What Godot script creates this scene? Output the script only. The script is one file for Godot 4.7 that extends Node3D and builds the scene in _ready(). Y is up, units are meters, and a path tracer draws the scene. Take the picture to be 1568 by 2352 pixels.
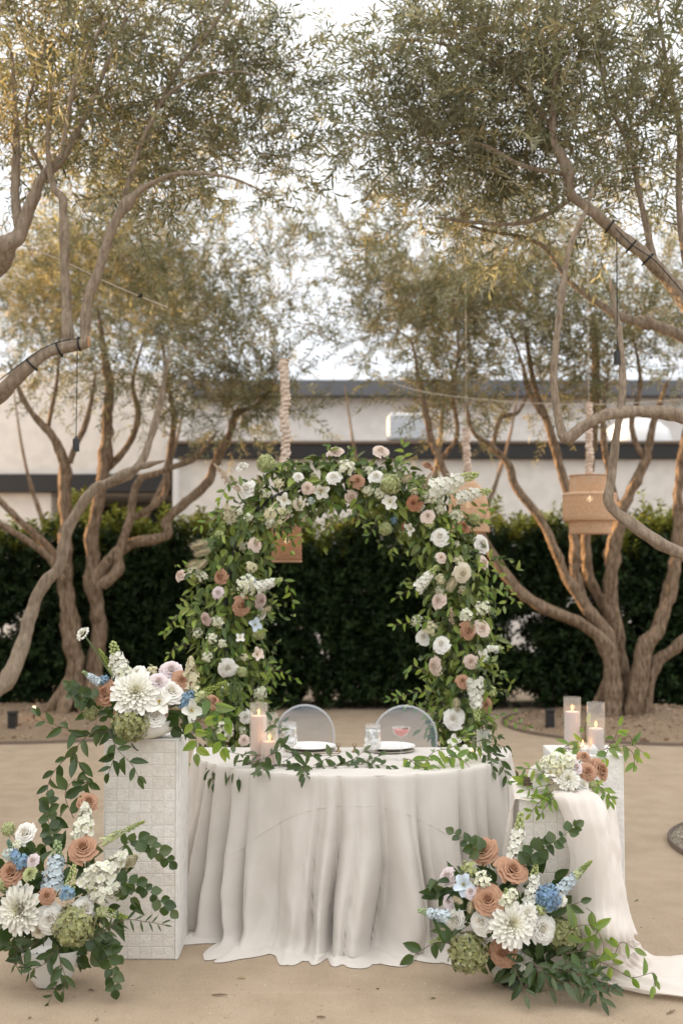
extends Node3D
# A garden dinner for two under olive trees: flower arch, sweetheart table, pedestals, lanterns, hedge and a low pale building.
# Units are metres, y is up, the camera stands at the origin at eye height and looks along -z.

const F := 2812.6          # focal length in plan units, used to lay the place out from measured bearings
const EYE := 1.70
const PITCH := 0.04406     # radians, the lens is tipped up a little
var rng := RandomNumberGenerator.new()
var M := {}
var tex := {}
var mesh_cache := {}
var names := {}

class MB:
	var v := PackedVector3Array()
	var uv := PackedVector2Array()
	var c := PackedColorArray()
	var ix := PackedInt32Array()
	var colored := false
	func p(at: Vector3, u := Vector2.ZERO, col := Color.WHITE) -> int:
		v.append(at)
		uv.append(u)
		c.append(col)
		return v.size() - 1
	func tri(a: int, b: int, d: int) -> void:
		ix.append(a)
		ix.append(b)
		ix.append(d)
	func quad(a: int, b: int, d: int, e: int) -> void:
		tri(a, b, d)
		tri(a, d, e)
	# rows of equal length; neighbours share vertices, so the sheet is smooth
	func grid(rows: Array, col := Color.WHITE, closed := false) -> void:
		var n: int = rows[0].size()
		var first := v.size()
		for r in rows.size():
			for k in n:
				p(rows[r][k], Vector2(float(k) / maxf(1, n - 1), float(r) / maxf(1, rows.size() - 1)), col)
		for r in rows.size() - 1:
			for k in (n if closed else n - 1):
				var k2 := (k + 1) % n
				quad(first + r * n + k, first + r * n + k2, first + (r + 1) * n + k2, first + (r + 1) * n + k)
	func tube(pts: Array, radii: Array, sides := 8, col := Color.WHITE, caps := true) -> void:
		var rows := []
		var up := Vector3(0.3, 0.9, 0.31).normalized()
		var n := pts.size()
		var side := Vector3.ZERO
		for i in n:
			var t: Vector3 = (pts[mini(i + 1, n - 1)] - pts[maxi(i - 1, 0)]).normalized()
			if side == Vector3.ZERO:
				side = t.cross(up).normalized() if absf(t.dot(up)) < 0.95 else t.cross(Vector3.RIGHT).normalized()
			side = (side - t * side.dot(t)).normalized()
			var b := t.cross(side)
			var row := PackedVector3Array()
			for k in sides:
				var a := TAU * k / sides
				row.append(pts[i] + (side * cos(a) + b * sin(a)) * radii[i])
			rows.append(row)
		grid(rows, col, true)
		if caps:
			for e in [0, n - 1]:
				var first := v.size()
				for k in sides:
					p(rows[e][k], Vector2.ZERO, col)
				var mid := p(pts[e], Vector2.ZERO, col)
				for k in sides:
					if e == 0:
						tri(first + (k + 1) % sides, first + k, mid)
					else:
						tri(first + k, first + (k + 1) % sides, mid)
	func lathe(profile: Array, seg := 32, at := Vector3.ZERO, col := Color.WHITE) -> void:
		var rows := []
		for q in profile:
			var row := PackedVector3Array()
			for k in seg:
				var a := TAU * k / seg
				row.append(at + Vector3(cos(a) * q.x, q.y, sin(a) * q.x))
			rows.append(row)
		rows.reverse()
		grid(rows, col, true)
	func ball(at: Vector3, r: Vector3, seg := 10, rings := 6, col := Color.WHITE) -> void:
		var rows := []
		for i in rings + 1:
			var e := PI * i / rings
			var row := PackedVector3Array()
			for k in seg:
				var a := TAU * k / seg
				row.append(at + Vector3(cos(a) * sin(e) * r.x, cos(e) * r.y, sin(a) * sin(e) * r.z))
			rows.append(row)
		grid(rows, col, true)
	func flat(poly: Array, col := Color.WHITE) -> void:
		var first := v.size()
		for q in poly:
			p(q, Vector2(q.x, q.y), col)
		for k in range(1, poly.size() - 1):
			tri(first, first + k, first + k + 1)
	# a box with chamfered edges
	func box(size: Vector3, at := Vector3.ZERO, ch := 0.004, col := Color.WHITE, turn := Basis.IDENTITY) -> void:
		var h := size / 2
		ch = minf(ch, minf(h.x, minf(h.y, h.z)) * 0.8)
		for ax in 3:
			var a1 := (ax + 1) % 3
			var a2 := (ax + 2) % 3
			for s in [-1.0, 1.0]:
				var face := []
				for q in [[-1, -1], [1, -1], [1, 1], [-1, 1]]:
					var w := Vector3.ZERO
					w[ax] = s * h[ax]
					w[a1] = q[0] * (h[a1] - ch)
					w[a2] = q[1] * (h[a2] - ch)
					face.append(at + turn * w)
				if s > 0:
					face.reverse()
				flat(face, col)
			# edges along ax
			for s1 in [-1.0, 1.0]:
				for s2 in [-1.0, 1.0]:
					var e := []
					for q in [[-1, 0], [1, 0], [1, 1], [-1, 1]]:
						var w := Vector3.ZERO
						w[ax] = q[0] * (h[ax] - ch)
						w[a1] = s1 * (h[a1] - (ch if q[1] == 1 else 0.0))
						w[a2] = s2 * (h[a2] - (0.0 if q[1] == 1 else ch))
						e.append(at + turn * w)
					if s1 * s2 < 0:
						e.reverse()
					flat(e, col)
		for sx in [-1.0, 1.0]:
			for sy in [-1.0, 1.0]:
				for sz in [-1.0, 1.0]:
					var e := [
						at + turn * Vector3(sx * h.x, sy * (h.y - ch), sz * (h.z - ch)),
						at + turn * Vector3(sx * (h.x - ch), sy * h.y, sz * (h.z - ch)),
						at + turn * Vector3(sx * (h.x - ch), sy * (h.y - ch), sz * h.z)]
					if sx * sy * sz > 0:
						e.reverse()
					flat(e, col)
	func add(o: MB, t: Transform3D, col := Color.WHITE) -> void:
		var first := v.size()
		for k in o.v.size():
			v.append(t * o.v[k])
			uv.append(o.uv[k])
			c.append(o.c[k] * col)
		for k in o.ix:
			ix.append(first + k)
	func mesh() -> ArrayMesh:
		var n := PackedVector3Array()
		n.resize(v.size())
		for k in range(0, ix.size(), 3):
			var a := v[ix[k]]
			var f := (v[ix[k + 2]] - a).cross(v[ix[k + 1]] - a)
			n[ix[k]] += f
			n[ix[k + 1]] += f
			n[ix[k + 2]] += f
		for k in n.size():
			n[k] = n[k].normalized() if n[k].length_squared() > 1e-20 else Vector3.UP
		var arr := []
		arr.resize(Mesh.ARRAY_MAX)
		arr[Mesh.ARRAY_VERTEX] = v
		arr[Mesh.ARRAY_NORMAL] = n
		arr[Mesh.ARRAY_TEX_UV] = uv
		if colored:
			arr[Mesh.ARRAY_COLOR] = c
		arr[Mesh.ARRAY_INDEX] = ix
		var m := ArrayMesh.new()
		m.add_surface_from_arrays(Mesh.PRIMITIVE_TRIANGLES, arr)
		return m

# ------------------------------------------------------------------ laying out
func at(x: float, y: float, d: float) -> Vector3:
	var dx := (x - 784.0) / F
	var dy := (1176.0 - y) / F
	var k := d / (cos(PITCH) - dy * sin(PITCH))
	return Vector3(dx * k, EYE + (sin(PITCH) + dy * cos(PITCH)) * k, -d)

func gnd(x: float, y: float, h := 0.0) -> Vector3:
	var dx := (x - 784.0) / F
	var dy := (1176.0 - y) / F
	var k := (h - EYE) / (sin(PITCH) + dy * cos(PITCH))
	return Vector3(dx * k, h, (-cos(PITCH) + dy * sin(PITCH)) * k)

func m_per(d: float) -> float:
	return d / F

func R(a: float, b: float) -> float:
	return rng.randf_range(a, b)

func rdir() -> Vector3:
	var z := R(-1, 1)
	var a := R(0, TAU)
	var r := sqrt(1 - z * z)
	return Vector3(r * cos(a), z, r * sin(a))

func numbered(parent: Node, called: String) -> String:
	var key := str(parent.get_instance_id()) + called
	var n: int = names.get(key, 0)
	names[key] = n + 1
	return called if n == 0 else "%s_%03d" % [called, n]

func put(parent: Node, called: String, mesh: Mesh, mat: Material, t := Transform3D.IDENTITY) -> MeshInstance3D:
	var o := MeshInstance3D.new()
	o.name = numbered(parent, called)
	o.mesh = mesh
	o.material_override = mat
	o.transform = t
	parent.add_child(o, true)
	return o

func many(parent: Node, called: String, mesh: Mesh, mat: Material, xf: Array, cols := []) -> MultiMeshInstance3D:
	var mm := MultiMesh.new()
	mm.transform_format = MultiMesh.TRANSFORM_3D
	mm.use_colors = cols.size() > 0
	mm.mesh = mesh
	mm.instance_count = xf.size()
	for k in xf.size():
		mm.set_instance_transform(k, xf[k])
		if cols.size() > 0:
			mm.set_instance_color(k, cols[k])
	var o := MultiMeshInstance3D.new()
	o.name = numbered(parent, called)
	o.multimesh = mm
	o.material_override = mat
	o.set_meta("kind", "stuff")
	parent.add_child(o, true)
	return o

func tag(o: Node, label: String, category: String, group := "") -> Node:
	o.set_meta("label", label)
	o.set_meta("category", category)
	if group:
		o.set_meta("group", group)
	return o

func thing(called: String, label: String, category: String, where := Vector3.ZERO, group := "") -> Node3D:
	var o := Node3D.new()
	o.name = numbered(self, called)
	o.position = where
	add_child(o, true)
	tag(o, label, category, group)
	return o

func structure(o: Node) -> Node:
	o.set_meta("kind", "structure")
	return o

func spline(pts: Array, per := 6) -> Array:
	var out := []
	var n := pts.size()
	for i in n - 1:
		var a: Vector3 = pts[maxi(i - 1, 0)]
		var b: Vector3 = pts[i]
		var c: Vector3 = pts[i + 1]
		var d: Vector3 = pts[mini(i + 2, n - 1)]
		for k in per:
			out.append(b.cubic_interpolate(c, a, d, float(k) / per))
	out.append(pts[n - 1])
	return out

func spline_f(pts: Array, per := 6) -> Array:
	var out := []
	for i in pts.size() - 1:
		for k in per:
			out.append(lerpf(pts[i], pts[i + 1], float(k) / per))
	out.append(pts[pts.size() - 1])
	return out

func frame(dir: Vector3, hint: Vector3, len: float) -> Basis:
	var y := dir.normalized()
	var z := hint - y * hint.dot(y)
	if z.length() < 1e-3:
		z = Vector3(0.31, 0.5, 0.8) - y * y.dot(Vector3(0.31, 0.5, 0.8))
	z = z.normalized()
	return Basis(y.cross(z) * len, y * len, z * len)

# ------------------------------------------------------------------ materials
func srgb(r: float, g: float, b: float) -> Color:
	return Color(r, g, b).linear_to_srgb()

func mat(called: String, lin: Color, rough := 0.6, spec := 0.5) -> StandardMaterial3D:
	var m := StandardMaterial3D.new()
	m.resource_name = called
	m.albedo_color = lin.linear_to_srgb()
	m.roughness = rough
	m.metallic_specular = spec
	M[called] = m
	return m

func noise_tex(freq: float, oct: int, ramp: Array, size := 512, seed := 1, kind := FastNoiseLite.TYPE_SIMPLEX_SMOOTH) -> NoiseTexture2D:
	var n := FastNoiseLite.new()
	n.noise_type = kind
	n.frequency = freq
	n.fractal_octaves = oct
	n.seed = seed
	var t := NoiseTexture2D.new()
	t.width = size
	t.height = size
	t.seamless = true
	t.noise = n
	if ramp.size():
		var g := Gradient.new()
		var offs := PackedFloat32Array()
		var cols := PackedColorArray()
		for r in ramp:
			offs.append(r[0])
			cols.append(r[1].linear_to_srgb())
		g.offsets = offs
		g.colors = cols
		t.color_ramp = g
	return t

func tri_mat(called: String, albedo: Texture2D, scale: float, rough: float, bump: Texture2D = null, depth := 1.0, spec := 0.4) -> StandardMaterial3D:
	var m := mat(called, Color.WHITE, rough, spec)
	m.albedo_color = Color.WHITE
	m.albedo_texture = albedo
	m.uv1_triplanar = true
	m.uv1_world_triplanar = true
	m.uv1_scale = Vector3.ONE * scale
	if bump:
		m.heightmap_enabled = true
		m.heightmap_texture = bump
		m.heightmap_scale = depth
	return m

func leafy(called: String, lin: Color, rough := 0.45, back := 0.5, by_vertex := false) -> StandardMaterial3D:
	var m := mat(called, lin, rough, 0.45)
	m.cull_mode = BaseMaterial3D.CULL_DISABLED
	m.backlight_enabled = back > 0
	m.backlight = Color(back, back, back * (0.88 if called == "olive_leaf" else 0.5)) if by_vertex else Color(minf(1, lin.r * 7 * back), minf(1, lin.g * 7 * back), lin.b * 4 * back).linear_to_srgb()
	m.vertex_color_use_as_albedo = by_vertex
	return m

func petal(called: String, lin: Color, back := 0.55) -> StandardMaterial3D:
	var m := mat(called, lin, 0.6, 0.3)
	m.cull_mode = BaseMaterial3D.CULL_DISABLED
	m.vertex_color_use_as_albedo = true
	m.backlight_enabled = true
	m.backlight = Color(back, back * 0.97, back * 0.92)
	return m

func glass(called: String, lin: Color, alpha: float, rough := 0.03) -> StandardMaterial3D:
	var m := mat(called, lin, rough, 0.5)
	m.albedo_color.a = alpha
	m.transparency = BaseMaterial3D.TRANSPARENCY_ALPHA
	m.cull_mode = BaseMaterial3D.CULL_DISABLED
	return m

func glow(called: String, col: Color, energy: float) -> StandardMaterial3D:
	var m := mat(called, Color(0.8, 0.6, 0.4), 0.6)
	m.emission_enabled = true
	m.emission = col
	m.emission_energy_multiplier = energy
	return m

func lamp(parent: Node, called: String, where: Vector3, energy: float, size := 0.02, col := Color(1.0, 0.72, 0.42)) -> void:
	var l := OmniLight3D.new()
	l.name = called
	l.position = where
	l.light_color = col
	l.light_energy = energy
	l.light_size = size
	l.omni_range = 30.0
	l.omni_attenuation = 2.0
	l.shadow_enabled = true
	parent.add_child(l, true)

func make_materials() -> void:
	var w := 1.0
	# ground: crushed granite
	var gt := noise_tex(0.008, 6, [[0.25, Color(0.395, 0.312, 0.228)], [0.5, Color(0.425, 0.337, 0.248)], [0.8, Color(0.45, 0.36, 0.268)]], 1024, 3)
	var gb := noise_tex(0.22, 3, [], 1024, 7)
	var g := tri_mat("granite_sand", gt, 0.35, 0.95, gb, 0.35, 0.2)
	g.detail_enabled = true
	g.detail_albedo = noise_tex(0.25, 3, [[0.2, Color(0.40, 0.37, 0.34)], [0.42, Color(0.88, 0.88, 0.88)], [0.8, Color(1.12, 1.1, 1.06)]], 1024, 9)
	g.detail_blend_mode = BaseMaterial3D.BLEND_MODE_MUL
	g.detail_uv_layer = BaseMaterial3D.DETAIL_UV_2
	g.uv2_triplanar = true
	g.uv2_world_triplanar = true
	g.uv2_scale = Vector3.ONE * 1.7
	var mt := noise_tex(0.12, 4, [[0.2, Color(0.16, 0.115, 0.08)], [0.5, Color(0.31, 0.235, 0.165)], [0.85, Color(0.45, 0.32, 0.21)]], 512, 11)
	tri_mat("mulch", mt, 0.8, 0.95, noise_tex(0.1, 4, [], 512, 12), 3.0, 0.2)
	var bk := noise_tex(0.025, 5, [[0.2, Color(0.12, 0.08, 0.052)], [0.5, Color(0.235, 0.17, 0.115)], [0.8, Color(0.335, 0.25, 0.178)]], 512, 21)
	var bb := noise_tex(0.035, 6, [], 512, 22)
	tri_mat("bark_brown", bk, 1.6, 0.9, bb, 4.0, 0.2).uv1_scale = Vector3(1.9, 0.45, 1.9)
	var bk2 := noise_tex(0.03, 5, [[0.2, Color(0.20, 0.155, 0.115)], [0.5, Color(0.29, 0.23, 0.17)], [0.8, Color(0.36, 0.295, 0.225)]], 512, 23)
	tri_mat("bark_grey", bk2, 2.2, 0.9, bb, 2.5, 0.2).uv1_scale = Vector3(1.6, 0.5, 1.6)
	mat("twig", Color(0.19, 0.14, 0.095), 0.85, 0.2)
	mat("cut_wood", Color(0.50, 0.28, 0.15), 0.85, 0.2)
	var ht := noise_tex(0.02, 3, [[0.3, Color(0.74, 0.715, 0.68)], [0.7, Color(0.80, 0.775, 0.74)]], 512, 31)
	tri_mat("render_white", ht, 0.3, 0.9, noise_tex(0.15, 3, [], 512, 32), 0.3, 0.2)
	mat("fascia_dark", Color(0.022, 0.022, 0.024), 0.5)
	mat("roof_grey", Color(0.12, 0.125, 0.14), 0.7)
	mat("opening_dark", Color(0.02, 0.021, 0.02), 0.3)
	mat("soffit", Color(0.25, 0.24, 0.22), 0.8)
	mat("white_metal", Color(0.76, 0.77, 0.78), 0.35)
	mat("grey_metal", Color(0.22, 0.23, 0.24), 0.5)
	mat("black_metal", Color(0.018, 0.018, 0.018), 0.4)
	mat("edging", Color(0.16, 0.12, 0.09), 0.7)
	mat("black_cable", Color(0.012, 0.012, 0.012), 0.6)
	mat("white_cable", Color(0.62, 0.55, 0.47), 0.6)
	mat("bronze", Color(0.22, 0.15, 0.08), 0.35).metallic = 0.8
	# crowns
	leafy("olive_leaf", Color.WHITE, 0.45, 1.0, true)
	leafy("hedge_leaf", Color.WHITE, 0.6, 0.25, true).metallic_specular = 0.25
	leafy("garland_leaf", Color.WHITE, 0.45, 0.4, true)
	var greens := [Color(0.085, 0.140, 0.028), Color(0.115, 0.170, 0.036), Color(0.155, 0.205, 0.048), Color(0.055, 0.098, 0.024), Color(0.105, 0.145, 0.055)]
	for k in greens.size():
		leafy("leaf_green_%d" % k, greens[k], 0.42, 0.45)
	var darks := [Color(0.022, 0.042, 0.012), Color(0.030, 0.055, 0.014), Color(0.040, 0.066, 0.021), Color(0.054, 0.076, 0.030)]
	for k in darks.size():
		leafy("leaf_dark_%d" % k, darks[k], 0.42, 0.3)
	mat("stem_green", Color(0.09, 0.125, 0.04), 0.6)
	mat("stem_brown", Color(0.10, 0.065, 0.04), 0.7)
	# petals
	petal("petal_white", Color(0.86, 0.85, 0.80))
	petal("petal_cream", Color(0.80, 0.74, 0.60))
	petal("petal_blush", Color(0.80, 0.67, 0.585))
	petal("petal_lavender", Color(0.76, 0.67, 0.68))
	petal("petal_mauve", Color(0.66, 0.52, 0.47))
	petal("petal_toffee", Color(0.49, 0.285, 0.185))
	petal("petal_rust", Color(0.40, 0.19, 0.105))
	petal("petal_brown", Color(0.31, 0.17, 0.11))
	petal("petal_blue", Color(0.26, 0.40, 0.64))
	petal("petal_pale_blue", Color(0.62, 0.70, 0.80))
	petal("petal_green", Color(0.44, 0.45, 0.24))
	petal("petal_lime", Color(0.56, 0.60, 0.33))
	petal("grass_tail", Color(0.60, 0.54, 0.40))
	petal("astilbe", Color(0.66, 0.52, 0.38))
	# table things
	var cl := noise_tex(0.012, 3, [[0.3, Color(0.57, 0.53, 0.485)], [0.7, Color(0.61, 0.57, 0.525)]], 512, 41)
	var cloth := tri_mat("tablecloth", cl, 0.8, 0.75, noise_tex(0.35, 2, [], 512, 42), 0.05, 0.3)
	cloth.rim_enabled = true
	cloth.rim = 0.5
	cloth.rim_tint = 0.6
	var gauze := mat("gauze", Color(0.80, 0.74, 0.685), 0.8, 0.2)
	gauze.albedo_color.a = 0.88
	gauze.transparency = BaseMaterial3D.TRANSPARENCY_ALPHA
	gauze.cull_mode = BaseMaterial3D.CULL_DISABLED
	gauze.backlight_enabled = true
	gauze.backlight = Color(0.5, 0.47, 0.45)
	gauze.rim_enabled = true
	gauze.rim = 0.4
	mat("porcelain", Color(0.80, 0.79, 0.77), 0.25)
	mat("bowl_white", Color(0.76, 0.74, 0.70), 0.5)
	mat("charger", Color(0.42, 0.38, 0.32), 0.5)
	mat("paper", Color(0.80, 0.78, 0.76), 0.8)
	mat("napkin", Color(0.55, 0.50, 0.46), 0.85)
	var pl := noise_tex(0.03, 4, [[0.3, Color(0.72, 0.70, 0.67)], [0.7, Color(0.79, 0.77, 0.74)]], 512, 51)
	tri_mat("pedestal_white", pl, 1.0, 0.85, noise_tex(0.08, 4, [], 512, 52), 0.25, 0.2)
	mat("grout", Color(0.71, 0.675, 0.625), 0.95, 0.2)
	for k in 4:
		var b: Color = [Color(0.755, 0.715, 0.66), Color(0.72, 0.675, 0.615), Color(0.78, 0.745, 0.695), Color(0.735, 0.69, 0.635)][k]
		var tt := noise_tex(0.02, 4, [[0.2, b * 0.92], [0.5, b], [0.8, b * 1.04]], 256, 60 + k)
		tri_mat("travertine_%d" % k, tt, 5.0, 0.7, noise_tex(0.06, 4, [], 256, 70 + k), 0.2, 0.35)
	mat("wax_pink", Color(0.72, 0.55, 0.47), 0.45).subsurf_scatter_enabled = true
	mat("wax_lilac", Color(0.60, 0.50, 0.48), 0.45).subsurf_scatter_enabled = true
	for k in ["wax_pink", "wax_lilac"]:
		M[k].subsurf_scatter_strength = 0.3
	glow("flame", Color(1.0, 0.70, 0.36), 1.3)
	glow("bulb_glow", Color(1.0, 0.86, 0.68), 1.2)
	glass("clear_glass", Color(0.95, 0.97, 0.97), 0.06)
	glass("acrylic", Color(0.34, 0.47, 0.62), 0.22, 0.04)  # blue in the tint stands in for sky reflected by clear acrylic
	glass("acrylic_edge", Color(0.80, 0.84, 0.88), 0.28, 0.06)
	var wt := mat("water", Color(0.93, 0.95, 0.96), 0.02)
	wt.albedo_color.a = 0.12
	wt.refraction_enabled = true
	wt.refraction_scale = 0.033
	glass("ice", Color(0.85, 0.87, 0.88), 0.45, 0.2)
	var drink := glass("pink_drink", Color(0.72, 0.20, 0.17), 0.72, 0.1)
	mat("berry", Color(0.10, 0.012, 0.012), 0.3)
	var wk := noise_tex(0.05, 3, [[0.25, Color(0.52, 0.36, 0.23)], [0.75, Color(0.70, 0.51, 0.35)]], 256, 81)
	var wm := tri_mat("wicker", wk, 4.0, 0.75, null, 0, 0.3)
	wm.backlight_enabled = true
	wm.backlight = Color(0.5, 0.38, 0.25)
	mat("cane", Color(0.44, 0.26, 0.155), 0.6)
	var sl := mat("sleeve", Color(0.62, 0.50, 0.41), 0.9, 0.2)
	sl.rim_enabled = true
	sl.rim = 0.3
	mat("ac_panel", Color(0.52, 0.58, 0.64), 0.5)

# ------------------------------------------------------------------ leaves and flowers (unit size, facing +y)
func proto(key: String, build: Callable) -> ArrayMesh:
	if not mesh_cache.has(key):
		mesh_cache[key] = build.call()
	return mesh_cache[key]

# a leaf of length 1 along +y, its face towards +z
func leaf_into(b: MB, w: float, fold: float, curl: float, tip: float, rows := 5, col := Color.WHITE, t := Transform3D.IDENTITY) -> void:
	var g := []
	for i in rows + 1:
		var s := float(i) / rows
		var half := w * 0.5 * pow(sin(PI * pow(s, tip)), 0.8) if i < rows else 0.004
		if i == 0:
			half = 0.012
		var bend := -curl * s * s
		var y := s - 0.15 * absf(curl) * s * s
		var row := PackedVector3Array()
		for q in [-1.0, -0.55, 0.0, 0.55, 1.0]:
			row.append(t * Vector3(q * half, y, bend + fold * (absf(q) - 0.3) * half * 1.2))
		g.append(row)
	b.grid(g, col)

func leaf_mesh(kind: String, k: int) -> ArrayMesh:
	return proto("leaf_%s_%d" % [kind, k], func():
		var b := MB.new()
		var fold: float = [0.55, 0.9, 0.3, 1.1][k % 4]
		var curl: float = [0.25, 0.5, -0.1, 0.7][k % 4]
		match kind:
			"smilax": leaf_into(b, 0.40, fold, curl, 0.80)
			"ruscus": leaf_into(b, 0.34, fold * 0.6, curl * 0.6, 0.9)
			"eucalyptus": leaf_into(b, 0.86, fold * 0.5, curl * 0.6, 0.85)
			"olive": leaf_into(b, 0.20, fold * 0.7, curl * 0.5, 0.95, 4)
			"broad": leaf_into(b, 0.52, fold, curl, 0.72)
		return b.mesh())

# one petal standing at the origin, growing up and leaning out along +z
func petal_into(b: MB, t: Transform3D, len: float, w: float, lean0: float, lean1: float, cup: float, tip: float, c0: Color, c1: Color, ruff := 0.0, nu := 4, nv := 5) -> void:
	var first := b.v.size()
	var yy := 0.0
	var zz := 0.0
	for i in nv + 1:
		var s := float(i) / nv
		var a := lerpf(lean0, lean1, s * s * 0.7 + s * 0.3)
		if i > 0:
			yy += cos(a) * len / nv
			zz += sin(a) * len / nv
		var half := w * 0.5 * pow(maxf(0.0, sin(PI * (0.1 + 0.83 * pow(s, tip)))), 0.65)
		for k in nu + 1:
			var u := 2.0 * k / nu - 1.0
			var x := u * half
			var back := cup * (1.0 - cos(u * 1.25)) * half * 1.3
			var wob := ruff * sin(u * 5.0 + t.origin.x * 40.0 + len * 31.0) * s * s
			# nu across, the rim of the petal curls
			var q := Vector3(x, yy + cos(a + PI / 2) * 0.0 + sin(a) * back * 0.6 + wob * 0.5, zz - cos(a) * back + wob)
			b.p(t * q, Vector2(u, s), c0.lerp(c1, s))
	for i in nv:
		for k in nu:
			var o := first + i * (nu + 1) + k
			b.quad(o, o + 1, o + nu + 2, o + nu + 1)

func rose_mesh(k: int) -> ArrayMesh:
	return proto("rose_%d" % k, func():
		var b := MB.new()
		b.colored = true
		var r := RandomNumberGenerator.new()
		r.seed = 500 + k
		var n := [40, 44, 36, 42][k % 4] as int
		var open: float = [1.0, 1.1, 0.85, 1.15][k % 4]
		for i in n:
			var t := float(i) / (n - 1)
			var a0 := i * 2.39996 + r.randf_range(-0.2, 0.2)
			var r_tip := (0.10 + 0.85 * pow(t, 1.12)) * r.randf_range(0.95, 1.05) * lerpf(1.0, open, t)
			var h_tip := 0.34 - 0.52 * pow(t, 2.2) / open * open + r.randf_range(-0.03, 0.03)
			var wang := lerpf(1.25, 0.62, pow(t, 0.6)) * r.randf_range(0.9, 1.1)
			var ph := r.randf() * TAU
			var first := b.v.size()
			var inner := Color(0.97, 0.94, 0.89).lerp(Color(1, 1, 1), clampf(t * 1.4, 0, 1))
			for j in 6:
				var s := j / 5.0
				for q in 7:
					var u := q / 3.0 - 1.0
					var rr := lerpf(0.05, r_tip, pow(s, lerpf(0.55, 0.95, t)))
					rr += (0.05 * u * lerpf(0.4, 1.0, t) + 0.05 * u * u * t) * s + 0.03 * sin(u * 6.0 + ph) * s * s * lerpf(0.3, 1.0, t)
					var curl := maxf(0.0, s - 0.75) * 4.0
					rr += curl * curl * 0.07 * t
					var h := lerpf(-0.55, h_tip, sin(s * PI / 2)) - u * u * 0.13 * s * lerpf(0.7, 1.2, t) - curl * curl * 0.07 * t + 0.02 * sin(u * 5.0 + ph * 2.0) * s
					var a := a0 + u * wang * (0.45 + 0.55 * sin(PI * (0.12 + 0.6 * s)))
					b.p(Vector3(sin(a) * rr, h, cos(a) * rr), Vector2(u, s), (inner * 0.9).lerp(inner, s))
			for j in 5:
				for q in 6:
					var o := first + j * 7 + q
					b.quad(o, o + 1, o + 8, o + 7)
		# the furled heart
		for i in 3:
			var pts := PackedVector3Array()
			var rows := [PackedVector3Array(), PackedVector3Array()]
			for q in 14:
				var a := i * 2.1 + q * 0.45
				var rr := 0.012 + 0.009 * q * (1.0 - 0.12 * i)
				rows[0].append(Vector3(cos(a) * rr, 0.05, sin(a) * rr))
				rows[1].append(Vector3(cos(a) * rr, 0.30 + 0.03 * sin(q * 1.1 + i), sin(a) * rr))
			b.grid(rows, Color(0.97, 0.93, 0.86))
		b.ball(Vector3(0, 0.05, 0), Vector3(0.2, 0.22, 0.2), 8, 5, Color(0.97, 0.94, 0.88))
		return b.mesh())

func dahlia_mesh(k: int) -> ArrayMesh:
	return proto("dahlia_%d" % k, func():
		var b := MB.new()
		b.colored = true
		var r := RandomNumberGenerator.new()
		r.seed = 700 + k
		for ring in 9:
			var t := ring / 8.0
			var n := int(lerpf(8, 21, t))
			for i in n:
				var ang := TAU * (i + 0.5 * (ring % 2)) / n + r.randf_range(-0.1, 0.1)
				var basis := Basis(Vector3.UP, ang)
				var tr := Transform3D(basis, basis * Vector3(0, 0.20 - 0.30 * t, 0.02 + 0.09 * t))
				var yellow := Color(0.96, 0.93, 0.62).lerp(Color(1, 1, 0.97), clampf(t * 1.6, 0, 1))
				petal_into(b, tr, lerpf(0.24, 0.96, t) * r.randf_range(0.9, 1.08), lerpf(0.13, 0.40, t), lerpf(0.1, 1.2, t), lerpf(0.3, 1.62, t) + r.randf_range(-0.16, 0.16), 0.8, lerpf(0.8, 1.1, t), yellow, Color(1, 1, 0.98).lerp(yellow, 0.5 * (1 - t)), 0.02, 4, 4)
		return b.mesh())

func floret_into(b: MB, at: Vector3, out: Vector3, r: float, petals: int, c0: Color, c1: Color, rr: RandomNumberGenerator) -> void:
	var side := out.cross(Vector3(0.3, 0.5, 0.81)).normalized()
	var up := out.cross(side)
	var a0 := rr.randf() * TAU
	var mid := b.p(at + out * r * 0.1, Vector2.ZERO, c0)
	for k in petals:
		var a := a0 + TAU * k / petals
		var d := side * cos(a) + up * sin(a)
		var e := side * -sin(a) + up * cos(a)
		var h := PI / petals * 0.95
		var lift := rr.randf_range(0.0, 0.45)
		var l := b.p(at + (d * 0.62 + e * h * 0.72) * r + out * r * (lift * 0.5 + 0.12), Vector2.ZERO, c1)
		var t := b.p(at + d * r + out * r * lift, Vector2.ZERO, c1)
		var rt := b.p(at + (d * 0.62 - e * h * 0.72) * r + out * r * (lift * 0.5 + 0.12), Vector2.ZERO, c1)
		b.tri(mid, l, t)
		b.tri(mid, t, rt)

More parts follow.
